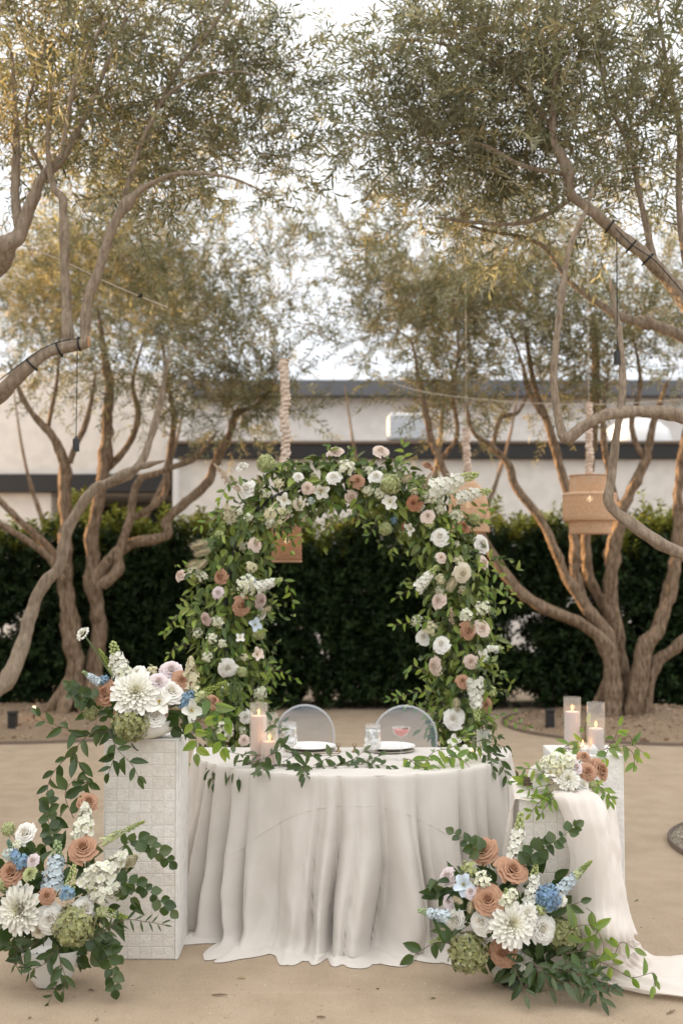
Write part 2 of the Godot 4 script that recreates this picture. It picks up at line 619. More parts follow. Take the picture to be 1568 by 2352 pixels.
# a round head of florets; radius 1
func hydrangea_mesh(k: int) -> ArrayMesh:
	return proto("hydrangea_%d" % k, func():
		var b := MB.new()
		b.colored = true
		var r := RandomNumberGenerator.new()
		r.seed = 900 + k
		b.ball(Vector3(0, -0.12, 0), Vector3(0.74, 0.62, 0.74), 10, 6, Color(0.55, 0.6, 0.4))
		for i in 430:
			var y := 1.0 - 1.75 * (i + 0.5) / 430
			var q := sqrt(maxf(0, 1 - y * y))
			var a := i * 2.39996
			var d := Vector3(cos(a) * q, y, sin(a) * q)
			var lump := sin(a * 5.0 + y * 3.0) * sin(y * 9.0 + a * 2.0)
			var rad := r.randf_range(0.82, 1.0) * (0.95 + 0.09 * lump)
			var tint := r.randf_range(0.72, 1.08)
			var c := Color(tint * r.randf_range(0.95, 1.1), tint, tint * r.randf_range(0.8, 1.2))
			floret_into(b, d * rad, (d + Vector3(r.randf_range(-0.7, 0.7), r.randf_range(-0.7, 0.7), r.randf_range(-0.7, 0.7))).normalized(), r.randf_range(0.085, 0.125), 4, c * Color(0.85, 0.9, 0.7), c, r)
		return b.mesh())

# a loose cone of florets, base at -1, tip at +1, about 0.75 wide
func panicle_mesh(k: int) -> ArrayMesh:
	return proto("panicle_%d" % k, func():
		var b := MB.new()
		b.colored = true
		var r := RandomNumberGenerator.new()
		r.seed = 1100 + k
		for i in 150:
			var y := -1.0 + 2.0 * pow(r.randf(), 0.9)
			var rad := 0.72 * pow(maxf(0.02, 1.0 - (y + 1) * 0.46), 0.8) * r.randf_range(0.45, 1.05) * (0.6 if y < -0.8 else 1.0)
			var a := r.randf() * TAU
			var d := Vector3(cos(a), 0.25 + 0.5 * maxf(0, y), sin(a)).normalized()
			var tint := r.randf_range(0.86, 1.0)
			var green := r.randf() < 0.14
			var c := Color(0.55, 0.62, 0.3) if green else Color(tint, tint, tint * 0.97)
			floret_into(b, Vector3(cos(a) * rad, y, sin(a) * rad), (d + Vector3(r.randf_range(-0.6, 0.6), r.randf_range(-0.4, 0.5), r.randf_range(-0.6, 0.6))).normalized(), r.randf_range(0.06, 0.1) if green else r.randf_range(0.15, 0.22), 4, c * Color(0.8, 0.85, 0.6), c, r)
		return b.mesh())

# a spire of florets from -1 to 1, half width about 0.28; the top ends in green buds
func spire_mesh(k: int, buds: float) -> ArrayMesh:
	return proto("spire_%d_%d" % [k, int(buds * 10)], func():
		var b := MB.new()
		b.colored = true
		var r := RandomNumberGenerator.new()
		r.seed = 1300 + k
		b.tube([Vector3(0, -1.25, 0), Vector3(0.02, 0, 0.01), Vector3(0, 1, 0)], [0.03, 0.025, 0.012], 5, Color(0.28, 0.36, 0.12))
		for i in 64:
			var s := (i + 0.5) / 64.0
			var y := -1.0 + 2.0 * s
			var a := i * 2.39996
			var bud := s > 1.0 - buds
			var rad := lerpf(0.27, 0.06, pow(s, 1.6)) * r.randf_range(0.8, 1.1)
			var at := Vector3(cos(a) * rad, y + r.randf_range(-0.03, 0.03), sin(a) * rad)
			var tint := r.randf_range(0.88, 1.0)
			if bud:
				var c := Color(0.50, 0.58, 0.26) * lerpf(0.9, 1.25, r.randf())
				b.ball(at, Vector3(0.055, 0.075, 0.055) * r.randf_range(0.8, 1.2), 5, 3, c)
			else:
				var c := Color(tint, tint, tint)
				floret_into(b, at, Vector3(cos(a), r.randf_range(0.0, 0.6), sin(a)).normalized(), r.randf_range(0.13, 0.19) * lerpf(1.0, 0.7, s), 5, c * Color(0.85, 0.9, 0.75), c, r)
		return b.mesh())

# a small posy of starry blossoms, radius 1
func blossom_mesh(k: int) -> ArrayMesh:
	return proto("blossom_%d" % k, func():
		var b := MB.new()
		b.colored = true
		var r := RandomNumberGenerator.new()
		r.seed = 1500 + k
		for i in 46:
			var d := Vector3(r.randf_range(-1, 1), r.randf_range(-0.5, 1), r.randf_range(-1, 1))
			d = d.normalized() * pow(r.randf(), 0.4)
			var c := Color(1, 1, 0.97) * r.randf_range(0.86, 1.0)
			floret_into(b, d * 0.85, (d + Vector3(r.randf_range(-0.4, 0.4), 0.5, r.randf_range(-0.4, 0.4))).normalized(), r.randf_range(0.17, 0.30), 5, Color(0.75, 0.8, 0.45), c, r)
		for i in 14:
			var d := Vector3(r.randf_range(-1, 1), r.randf_range(-0.2, 1), r.randf_range(-1, 1)).normalized()
			b.ball(d * r.randf_range(0.85, 1.15), Vector3.ONE * 0.07, 5, 3, Color(0.5, 0.6, 0.25))
		return b.mesh())

func open_flower_mesh(k: int) -> ArrayMesh:
	return proto("open_flower_%d" % k, func():
		var b := MB.new()
		b.colored = true
		var r := RandomNumberGenerator.new()
		r.seed = 1700 + k
		var n := 5 if k % 2 == 0 else 4
		for i in n:
			var basis := Basis(Vector3.UP, TAU * i / n + r.randf_range(-0.15, 0.15))
			petal_into(b, Transform3D(basis, basis * Vector3(0, -0.1, 0.04)), 1.05, 0.85, 0.8 + r.randf_range(-0.2, 0.2), 1.7 + r.randf_range(-0.3, 0.4), 0.5, 0.8, Color(0.92, 0.93, 0.85), Color(1, 1, 1), 0.03, 4, 5)
		for i in 16:
			var a := i * 2.4
			var q := Vector3(cos(a) * 0.12, 0.2, sin(a) * 0.12) * r.randf_range(0.6, 1.3)
			b.tube([Vector3.ZERO, q], [0.015, 0.03], 4, Color(0.72, 0.55, 0.18))
		return b.mesh())

func scabiosa_mesh() -> ArrayMesh:
	return proto("scabiosa", func():
		var b := MB.new()
		b.colored = true
		var r := RandomNumberGenerator.new()
		r.seed = 1800
		for ring in 3:
			var n: int = [10, 16, 18][ring]
			for i in n:
				var basis := Basis(Vector3.UP, TAU * i / n + r.randf_range(-0.2, 0.2))
				petal_into(b, Transform3D(basis, basis * Vector3(0, 0.12 - 0.12 * ring, 0.25 * ring)), 0.55, 0.34, 0.2 + 0.5 * ring, 0.8 + 0.5 * ring, 0.6, 0.6, Color(0.93, 0.93, 0.86), Color(1, 1, 1), 0.06, 3, 3)
		for i in 50:
			var y := 1.0 - 0.9 * i / 50.0
			var a := i * 2.39996
			var q := sqrt(1 - y * y)
			b.ball(Vector3(cos(a) * q, y * 0.6 + 0.1, sin(a) * q) * 0.42, Vector3.ONE * 0.05, 4, 3, Color(0.88, 0.86, 0.66))
		return b.mesh())

func tail_mesh() -> ArrayMesh:
	return proto("tail", func():
		var b := MB.new()
		b.colored = true
		var r := RandomNumberGenerator.new()
		r.seed = 1900
		for i in 420:
			var s := r.randf()
			var rad := 0.20 * sin(PI * (0.08 + 0.86 * s))
			var a := r.randf() * TAU
			var q := Vector3(cos(a) * rad, -1 + 2 * s, sin(a) * rad)
			var d := Vector3(cos(a), 0.9, sin(a)).normalized()
			var e := d.cross(Vector3(r.randf(), r.randf(), r.randf())).normalized() * 0.018
			var c := Color(1, 1, 0.95) * r.randf_range(0.75, 1.0)
			var f := b.p(q - e, Vector2.ZERO, c)
			b.p(q + e, Vector2.ZERO, c)
			b.p(q + d * r.randf_range(0.25, 0.42), Vector2.ZERO, c)
			b.tri(f, f + 1, f + 2)
		b.ball(Vector3.ZERO, Vector3(0.16, 0.95, 0.16), 7, 6, Color(0.85, 0.82, 0.7))
		return b.mesh())

func plume_mesh(k: int) -> ArrayMesh:
	return proto("plume_%d" % k, func():
		var b := MB.new()
		b.colored = true
		var r := RandomNumberGenerator.new()
		r.seed = 1950 + k
		b.tube([Vector3(0, -1, 0), Vector3(0, 1, 0)], [0.03, 0.01], 4, Color(0.5, 0.5, 0.25))
		for i in 160:
			var s := r.randf()
			var a := r.randf() * TAU
			var rad := (0.42 * (1 - s) + 0.04) * r.randf()
			b.ball(Vector3(cos(a) * rad, -0.8 + 1.8 * s + rad * 0.5, sin(a) * rad), Vector3.ONE * r.randf_range(0.03, 0.06), 4, 3, Color(1, 1, 1) * r.randf_range(0.8, 1.0))
		return b.mesh())

# puts one bloom at a place; r is its radius in metres, face the way it looks
func bloom(parent: Node3D, kind: String, colour: String, where: Vector3, r: float, face: Vector3) -> void:
	var k := rng.randi() % 4
	var m: Mesh
	var called := kind
	match kind:
		"rose": m = rose_mesh(k)
		"dahlia": m = dahlia_mesh(k % 2)
		"hydrangea": m = hydrangea_mesh(k % 3)
		"panicle_hydrangea": m = panicle_mesh(k % 3)
		"blossom_cluster": m = blossom_mesh(k % 3)
		"open_flower": m = open_flower_mesh(k)
		"scabiosa": m = scabiosa_mesh()
		"bunny_tail_grass": m = tail_mesh()
		"astilbe_plume": m = plume_mesh(k % 2)
		"flower_spire": m = spire_mesh(k % 2, 0.35)
		"bud_spire": m = spire_mesh(k % 2, 0.75)
	var b := frame(face, rdir(), r)
	if kind == "rose" or kind == "dahlia":
		b = b * Basis(Vector3.UP, R(0, TAU))
	put(parent, called, m, M["petal_" + colour] if M.has("petal_" + colour) else M[colour], Transform3D(b, where - parent.position))

# a spire, plume or tail that reaches from a to b
func reach(parent: Node3D, kind: String, colour: String, a: Vector3, b: Vector3, fat := 1.0) -> void:
	var k := rng.randi() % 2
	var m: Mesh
	match kind:
		"flower_spire": m = spire_mesh(k, 0.3)
		"bud_spire": m = spire_mesh(k, 0.7)
		"panicle_hydrangea": m = panicle_mesh(k)
		"bunny_tail_grass": m = tail_mesh()
		"astilbe_plume": m = plume_mesh(k)
	var half := a.distance_to(b) / 2
	var fr := frame(b - a, rdir(), half)
	fr.x *= fat
	fr.z *= fat
	put(parent, kind, m, M["petal_" + colour] if M.has("petal_" + colour) else M[colour], Transform3D(fr, (a + b) / 2 - parent.position))

func stem(parent: Node3D, pts: Array, r := 0.002, material := "stem_green") -> void:
	var b := MB.new()
	var w := []
	var rad := []
	for k in pts.size():
		w.append(pts[k] - parent.position)
		rad.append(r * lerpf(1.0, 0.6, float(k) / maxf(1, pts.size() - 1)))
	b.tube(w, rad, 5)
	put(parent, "stem", b.mesh(), M[material])

# one leaf as a part of its own
func one_leaf(parent: Node3D, kind: String, where: Vector3, dir: Vector3, face: Vector3, len: float, tone: String, n_tones: int) -> void:
	put(parent, "leaf", leaf_mesh(kind, rng.randi() % 4), M["%s_%d" % [tone, rng.randi() % n_tones]], Transform3D(frame(dir, face, len), where - parent.position))

# a leafy stem: leaves left and right of it, each a part
func vine(parent: Node3D, pts: Array, kind: String, len: float, step: float, tone := "leaf_dark", droop := 0.35, face := Vector3(0, 0.5, 1), stem_r := 0.0018) -> void:
	var s := spline(pts, 10)
	stem(parent, s, stem_r, "stem_brown" if kind != "eucalyptus" else "stem_green")
	var run := step * 0.4
	var side := 1.0
	var n_tones := 4 if tone == "leaf_dark" else 5
	for i in range(1, s.size()):
		var a: Vector3 = s[i - 1]
		var b: Vector3 = s[i]
		run += a.distance_to(b)
		while run > step:
			run -= step
			var t := (b - a).normalized()
			var out := t.cross(face).normalized() * side
			side = -side
			var l := len * R(0.72, 1.15) * lerpf(1.05, 0.72, float(i) / s.size())
			var d := (t * R(0.25, 0.8) + out * R(0.6, 1.1) + Vector3(0, -droop * R(0.3, 1.6), 0) + face * R(-0.25, 0.4)).normalized()
			one_leaf(parent, kind, a.lerp(b, rng.randf()), d, (face + rdir() * 0.6).normalized(), l, tone, n_tones)
			if kind == "eucalyptus":
				one_leaf(parent, kind, b, (t * R(0.3, 0.7) - out * R(0.6, 1.0) + rdir() * 0.2).normalized(), (face + rdir() * 0.6).normalized(), l * R(0.8, 1.0), tone, n_tones)
	one_leaf(parent, kind, s[s.size() - 1], (s[s.size() - 1] - s[s.size() - 3]).normalized(), face, len * 0.7, tone, n_tones)

# ------------------------------------------------------------------ trees
func olive_sprig(k: int) -> ArrayMesh:
	return proto("olive_sprig_%d" % k, func():
		var b := MB.new()
		b.colored = true
		var r := RandomNumberGenerator.new()
		r.seed = 2100 + k
		var p1 := Vector3(r.randf_range(-0.03, 0.03), 0.14, 0.02)
		var p2 := Vector3(r.randf_range(-0.08, 0.08), 0.28, r.randf_range(-0.03, 0.06))
		b.tube([Vector3.ZERO, p1, p2], [0.0022, 0.0016, 0.0008], 3, Color(0.95, 0.8, 0.62), false)
		for i in 18:
			var s := 0.08 + 0.92 * i / 17.0
			var q := Vector3.ZERO.lerp(p1, s * 2) if s < 0.5 else p1.lerp(p2, s * 2 - 1)
			var a := i * 2.1 + r.randf_range(-0.4, 0.4)
			var d := (Vector3(cos(a), 0, sin(a)) * r.randf_range(0.5, 1.0) + Vector3(0, r.randf_range(0.35, 1.0), 0)).normalized()
			var len := r.randf_range(0.042, 0.072)
			var f := frame(d, Vector3(r.randf_range(-1, 1), r.randf_range(-0.2, 1), r.randf_range(-1, 1)), len)
			var w := 0.105
			var tint := Color(1, 1, 1) * r.randf_range(0.7, 1.15)
			if r.randf() < 0.3:
				tint = tint * Color(1.35, 1.35, 1.5)
			var o := b.p(q, Vector2.ZERO, tint)
			b.p(q + f * Vector3(-w, 0.5, 0.03), Vector2.ZERO, tint)
			b.p(q + f * Vector3(0, 1, -0.06), Vector2.ZERO, tint)
			b.p(q + f * Vector3(w, 0.5, 0.03), Vector2.ZERO, tint)
			b.tri(o, o + 1, o + 2)
			b.tri(o, o + 2, o + 3)
		return b.mesh())

func limb(parent: Node3D, pts: Array, d0: float, bark: String, skeleton: Array, called := "limb", rough := 0.15) -> void:
	# pts: [bearing x, bearing y, distance, half thickness] or without distance: d0
	var w := []
	var r := []
	for q in pts:
		var d: float = q[3] if q.size() > 3 else d0
		w.append(at(q[0], q[1], d) - parent.position)
		r.append(q[2] * m_per(d) * 0.88)
	if called == "limb" or pts.size() > 9:
		# the last stretch runs out into a twig
		r[r.size() - 1] = minf(r[r.size() - 1], 0.008 if pts[pts.size() - 1][2] < 9 else 1.0)
	limb_world(parent, w, r, bark, skeleton, called, rough)

func limb_world(parent: Node3D, w: Array, r: Array, bark: String, skeleton: Array, called := "limb", rough := 0.15) -> void:
	var s := spline(w, 7)
	var rr := spline_f(r, 7)
	var b := MB.new()
	var sides := 12
	var wob := FastNoiseLite.new()
	wob.frequency = 2.6
	wob.seed = 31
	for i in range(1, s.size() - 1):
		var q: Vector3 = s[i] + parent.position
		s[i] += Vector3(wob.get_noise_3dv(q), wob.get_noise_3dv(q + Vector3(50, 0, 0)) * 0.5, wob.get_noise_3dv(q + Vector3(0, 0, 50))) * rr[i] * (0.5 if bark == "bark_brown" else 0.25)
	b.tube(s, rr, sides)
	var n := FastNoiseLite.new()
	n.frequency = 5.0
	n.fractal_octaves = 3
	n.seed = 77
	var k := 0
	for i in s.size():
		for q in sides:
			var c: Vector3 = s[i]
			var p := b.v[k]
			var f := n.get_noise_3dv(p + parent.position)
			var knot := maxf(0.0, n.get_noise_3dv((p + parent.position) * 0.55 + Vector3(9, 4, 2)) - 0.28) * 1.6
			b.v[k] = c + (p - c) * (1.0 + f * rough * 2.2 + knot + 0.07 * sin(q * TAU * 3 / sides + i * 0.2))
			k += 1
	put(parent, called, b.mesh(), M[bark])
	for i in range(0, s.size(), 2):
		skeleton.append([s[i], rr[i]])

func grow(parent: Node3D, skeleton: Array, blobs: Array, seed: int, n_branch: int, n_sprig: int, cols: Array, spread := 0.2, size := 1.0, lift := 0.5) -> void:
	# blobs: [x, y, distance, half width, half height, half depth (metres), weight]
	var r := RandomNumberGenerator.new()
	r.seed = seed
	var total := 0.0
	for q in blobs:
		total += q[6]
	var nodes := []
	for s in skeleton:
		nodes.append([s[0], s[1]])
	var ends := []
	for q in blobs:
		var c := at(q[0], q[1], q[2]) - parent.position
		var n := int(round(n_branch * q[6] / total))
		for i in n:
			var d := Vector3(r.randfn(0, 0.5), r.randfn(0, 0.5), r.randfn(0, 0.5))
			if d.length() > 1.25:
				d = d.normalized() * 1.25
			ends.append(c + d * Vector3(q[3] * m_per(q[2]), q[4] * m_per(q[2]), q[5]))
	var near := []
	for e in ends:
		var best := 1e9
		for s in skeleton:
			best = minf(best, e.distance_squared_to(s[0]))
		near.append([best, e])
	near.sort_custom(func(a, b): return a[0] < b[0])
	var mb := MB.new()
	var spots := []
	for q in near:
		var e: Vector3 = q[1]
		var best := 1e9
		var hit := 0
		for k in nodes.size():
			var dd: float = e.distance_squared_to(nodes[k][0]) * (1.0 + 0.4 * float(e.y < nodes[k][0].y))
			if dd < best:
				best = dd
				hit = k
		var a: Vector3 = nodes[hit][0]
		var len := a.distance_to(e)
		var r0: float = minf(nodes[hit][1] * 0.6, 0.004 + 0.009 * len)
		var bow := Vector3(r.randf_range(-0.12, 0.12), 0.16, r.randf_range(-0.12, 0.12)) * len
		var pts := []
		var rad := []
		var steps := clampi(int(len / 0.16) + 2, 3, 12)
		for i in steps + 1:
			var s := float(i) / steps
			var p := a.lerp(e, s) + bow * sin(PI * s) + Vector3(r.randf_range(-1, 1), r.randf_range(-1, 1), r.randf_range(-1, 1)) * 0.018 * float(i > 0)
			pts.append(p)
			rad.append(lerpf(r0, 0.0022, s))
			if i > 0:
				nodes.append([p, lerpf(r0, 0.0028, s)])
				if s > 0.3:
					spots.append([p, (p - pts[i - 1]).normalized()])
		mb.tube(pts, rad, 5, Color.WHITE, false)
	if mb.v.size():
		put(parent, "branches", mb.mesh(), M["twig"]).set_meta("kind", "stuff")
	var xf := [[], [], []]
	var cc := [[], [], []]
	for i in n_sprig:
		var s = spots[r.randi() % spots.size()]
		var off := Vector3(r.randfn(0, 1), r.randfn(0, 1), r.randfn(0, 1)) * spread
		var dir: Vector3 = s[1] * 0.6 + off.normalized() * 0.9 + Vector3(0, lift * r.randf_range(-0.4, 1.4), 0)
		var k := r.randi() % 3
		var f := frame(dir, Vector3(r.randf_range(-1, 1), r.randf_range(-1, 1), r.randf_range(-1, 1)), r.randf_range(0.75, 1.25) * size)
		xf[k].append(Transform3D(f, s[0] + off * 0.75))
		var col: Color = cols[r.randi() % cols.size()]
		cc[k].append(col * r.randf_range(0.8, 1.2))
	for k in 3:
		many(parent, "crown", olive_sprig(k), M["olive_leaf"], xf[k], cc[k])

# ------------------------------------------------------------------ the place
func _ready() -> void:
	rng.seed = 20240611
	var cam := Camera3D.new()
	cam.name = "camera"
	cam.position = Vector3(0, EYE, 0)
	cam.rotation.x = PITCH
	cam.near = 0.05
	cam.far = 400.0
	var attr := CameraAttributesPhysical.new()
	attr.frustum_focal_length = 24.0 / (2.0 * 1176.0 / F)
	attr.frustum_focus_distance = 5.4
	attr.frustum_near = 0.05
	attr.frustum_far = 400.0
	attr.exposure_aperture = 1.4
	attr.auto_exposure_enabled = false
	cam.attributes = attr
	add_child(cam)
	cam.current = true

	var env := Environment.new()
	env.background_mode = Environment.BG_SKY
	env.tonemap_mode = Environment.TONE_MAPPER_LINEAR
	env.tonemap_exposure = 2.6
	env.sdfgi_enabled = true
	env.ssao_enabled = true
	env.ssil_enabled = true
	var sm := ProceduralSkyMaterial.new()
	sm.sky_top_color = srgb(0.99, 0.965, 0.935)
	sm.sky_horizon_color = srgb(0.345, 0.375, 0.415)
	sm.sky_curve = 0.6
	sm.ground_bottom_color = Color(0.42, 0.36, 0.30)
	sm.ground_horizon_color = Color(0.6, 0.56, 0.52)
	sm.sky_energy_multiplier = 1.0
	sm.sun_angle_max = 25.0
	sm.sun_curve = 0.12
	var sky := Sky.new()
	sky.sky_material = sm
	env.sky = sky
	var we := WorldEnvironment.new()
	we.name = "world_environment"
	we.environment = env
	add_child(we)

	var sun := DirectionalLight3D.new()
	sun.name = "sun"
	sun.light_color = Color(1.0, 0.82, 0.61)
	sun.light_energy = 1.6
	sun.light_angular_distance = 0.5
	sun.shadow_enabled = true
	var beta := deg_to_rad(24)
	var to_sun := Vector3(-cos(beta), tan(deg_to_rad(14)), -sin(beta)).normalized()
	sun.basis = Basis.looking_at(-to_sun, Vector3.UP)
	add_child(sun)

	make_materials()
	build_ground()
	build_buildings()
	build_hedge()
	build_trees()
	build_arch()
	build_table()
	build_pedestals()
	build_lanterns()
	build_arrangements()
	build_small()

func build_ground() -> void:
	var b := MB.new()
	var xs := []
	for k in range(-30, 31):
		xs.append(signf(k) * pow(absf(k) / 30.0, 2.6) * 150.0 + k * 0.15)
	var n := FastNoiseLite.new()
	n.frequency = 0.35
	n.seed = 5
	var rows := []
	for j in 90:
		var z := 6.0 - 0.2 * j if j < 80 else -10.0 - pow(j - 79, 2.15) * 1.2
		var row := PackedVector3Array()
		for x in xs:
			row.append(Vector3(x, n.get_noise_2d(x, z) * 0.002 - 0.001, z))
		rows.append(row)
	rows.reverse()
	b.grid(rows)
	structure(put(self, "ground", b.mesh(), M["granite_sand"]))
	# loose grit lying on the sand, near enough to be told from it
	var pb := MB.new()
	pb.ball(Vector3.ZERO, Vector3(1, 0.6, 0.8), 6, 4)
	var xf := []
	var cc := []
	for i in 34000:
		var z := -3.9 - pow(rng.randf(), 1.6) * 7.0
		var x := R(-0.34, 0.34) * -z
		var s := R(0.0010, 0.0030) * (1.0 + 1.2 * float(rng.randf() < 0.04))
		xf.append(Transform3D(Basis(Vector3.UP, R(0, TAU)).scaled(Vector3.ONE * s), Vector3(x, n.get_noise_2d(x, z) * 0.002 - 0.001, z)))
		cc.append([Color(0.46, 0.36, 0.25), Color(0.30, 0.22, 0.15), Color(0.50, 0.41, 0.31), Color(0.36, 0.28, 0.20)][rng.randi() % 4])
	var pm := mat("grit", Color.WHITE, 0.95, 0.2)
	pm.vertex_color_use_as_albedo = true
	many(self, "grit", pb.mesh(), pm, xf, cc)
	tag(get_node("grit"), "loose tan grit scattered over the sandy ground", "gravel")
	# mulch beds round the two trees at the back, each with a metal edging
	bed("mulch_bed", Vector3(-3.6, 0, -13.5), 2.6, 1.75, 0.12, "mulch", 0)
	bed("mulch_bed", Vector3(3.35, 0, -13.2), 1.62, 1.55, 0.16, "mulch", 1)
	# gravel ring at the right edge
	bed("gravel_bed", Vector3(2.98, 0, -7.45), 0.98, 0.98, 0.02, "grit_bed", 2)

func bed(called: String, c: Vector3, rx: float, rz: float, high: float, m: String, which: int) -> void:
	if m == "grit_bed":
		var gt := noise_tex(0.10, 3, [[0.2, Color(0.12, 0.10, 0.075)], [0.5, Color(0.30, 0.26, 0.2)], [0.8, Color(0.5, 0.45, 0.37)]], 512, 91)
		tri_mat("grit_bed", gt, 1.2, 0.95, noise_tex(0.1, 3, [], 512, 92), 2.0, 0.2)
	var n := FastNoiseLite.new()
	n.frequency = 1.2
	n.fractal_octaves = 4
	n.seed = 8 + which
	var b := MB.new()
	var rows := []
	for i in 15:
		var s := i / 14.0
		var row := PackedVector3Array()
		for k in 64:
			var a := TAU * k / 64
			var q := Vector3(cos(a) * rx * s, 0, sin(a) * rz * s)
			var y := 0.012 + high * (1 - s * s) * 0.9 + n.get_noise_2d(q.x + c.x, q.z + c.z) * 0.03 * (1 - s * s * 0.8)
			row.append(Vector3(q.x, y, q.z))
		rows.append(row)
	rows.reverse()
	b.grid(rows, Color.WHITE, true)
	var o := put(self, called, b.mesh(), M[m], Transform3D(Basis.IDENTITY, c))
	structure(o)
	var e := MB.new()
	var rr := []
	for q in [Vector2(0.008, -0.05), Vector2(0.008, 0.028), Vector2(-0.008, 0.028), Vector2(-0.008, -0.05)]:
		var row := PackedVector3Array()
		for k in 96:
			var a := TAU * k / 96
			row.append(Vector3(cos(a) * (rx + q.x), q.y, sin(a) * (rz + q.x)))
		rr.append(row)
	e.grid(rr, Color.WHITE, true)
	var ed := put(self, "bed_edging", e.mesh(), M["edging"], Transform3D(Basis.IDENTITY, c))
	tag(ed, ["thin curved metal edging round the mulch bed at the left", "thin curved metal edging round the mulch under the many stemmed tree", "curved metal ring round the gravel at the right edge"][which], "edging")
	# chips and stones on the bed
	var pb := MB.new()
	pb.box(Vector3(1.0, 0.35, 0.6), Vector3.ZERO, 0.1)
	var xf := []
	var cc := []
	for i in (900 if which < 2 else 2600):
		var s := sqrt(rng.randf()) * 0.98
		var a := R(0, TAU)
		var q := Vector3(cos(a) * rx * s, 0, sin(a) * rz * s)
		q.y = 0.016 + high * (1 - s * s) * 0.9 + n.get_noise_2d(q.x + c.x, q.z + c.z) * 0.03 * (1 - s * s * 0.8)
		xf.append(Transform3D(Basis.from_euler(Vector3(R(-0.5, 0.5), R(0, TAU), R(-0.5, 0.5))).scaled(Vector3.ONE * (R(0.015, 0.05) if which < 2 else R(0.006, 0.018))), q))
		cc.append([Color(0.26, 0.18, 0.11), Color(0.16, 0.10, 0.065), Color(0.42, 0.33, 0.24), Color(0.34, 0.24, 0.16)][rng.randi() % 4] if which < 2 else [Color(0.40, 0.35, 0.27), Color(0.22, 0.19, 0.15), Color(0.54, 0.49, 0.41)][rng.randi() % 3])
	var mm := many(o, "chips", pb.mesh(), M["grit"], xf, cc)

func wall_box(parent: Node3D, called: String, m: String, x0: float, x1: float, y0: float, y1: float, z0: float, z1: float, ch := 0.01) -> MeshInstance3D:
	var b := MB.new()
	b.box(Vector3(x1 - x0, y1 - y0, z1 - z0), Vector3((x0 + x1) / 2, (y0 + y1) / 2, (z0 + z1) / 2) - parent.position, ch)
	return put(parent, called, b.mesh(), M[m])

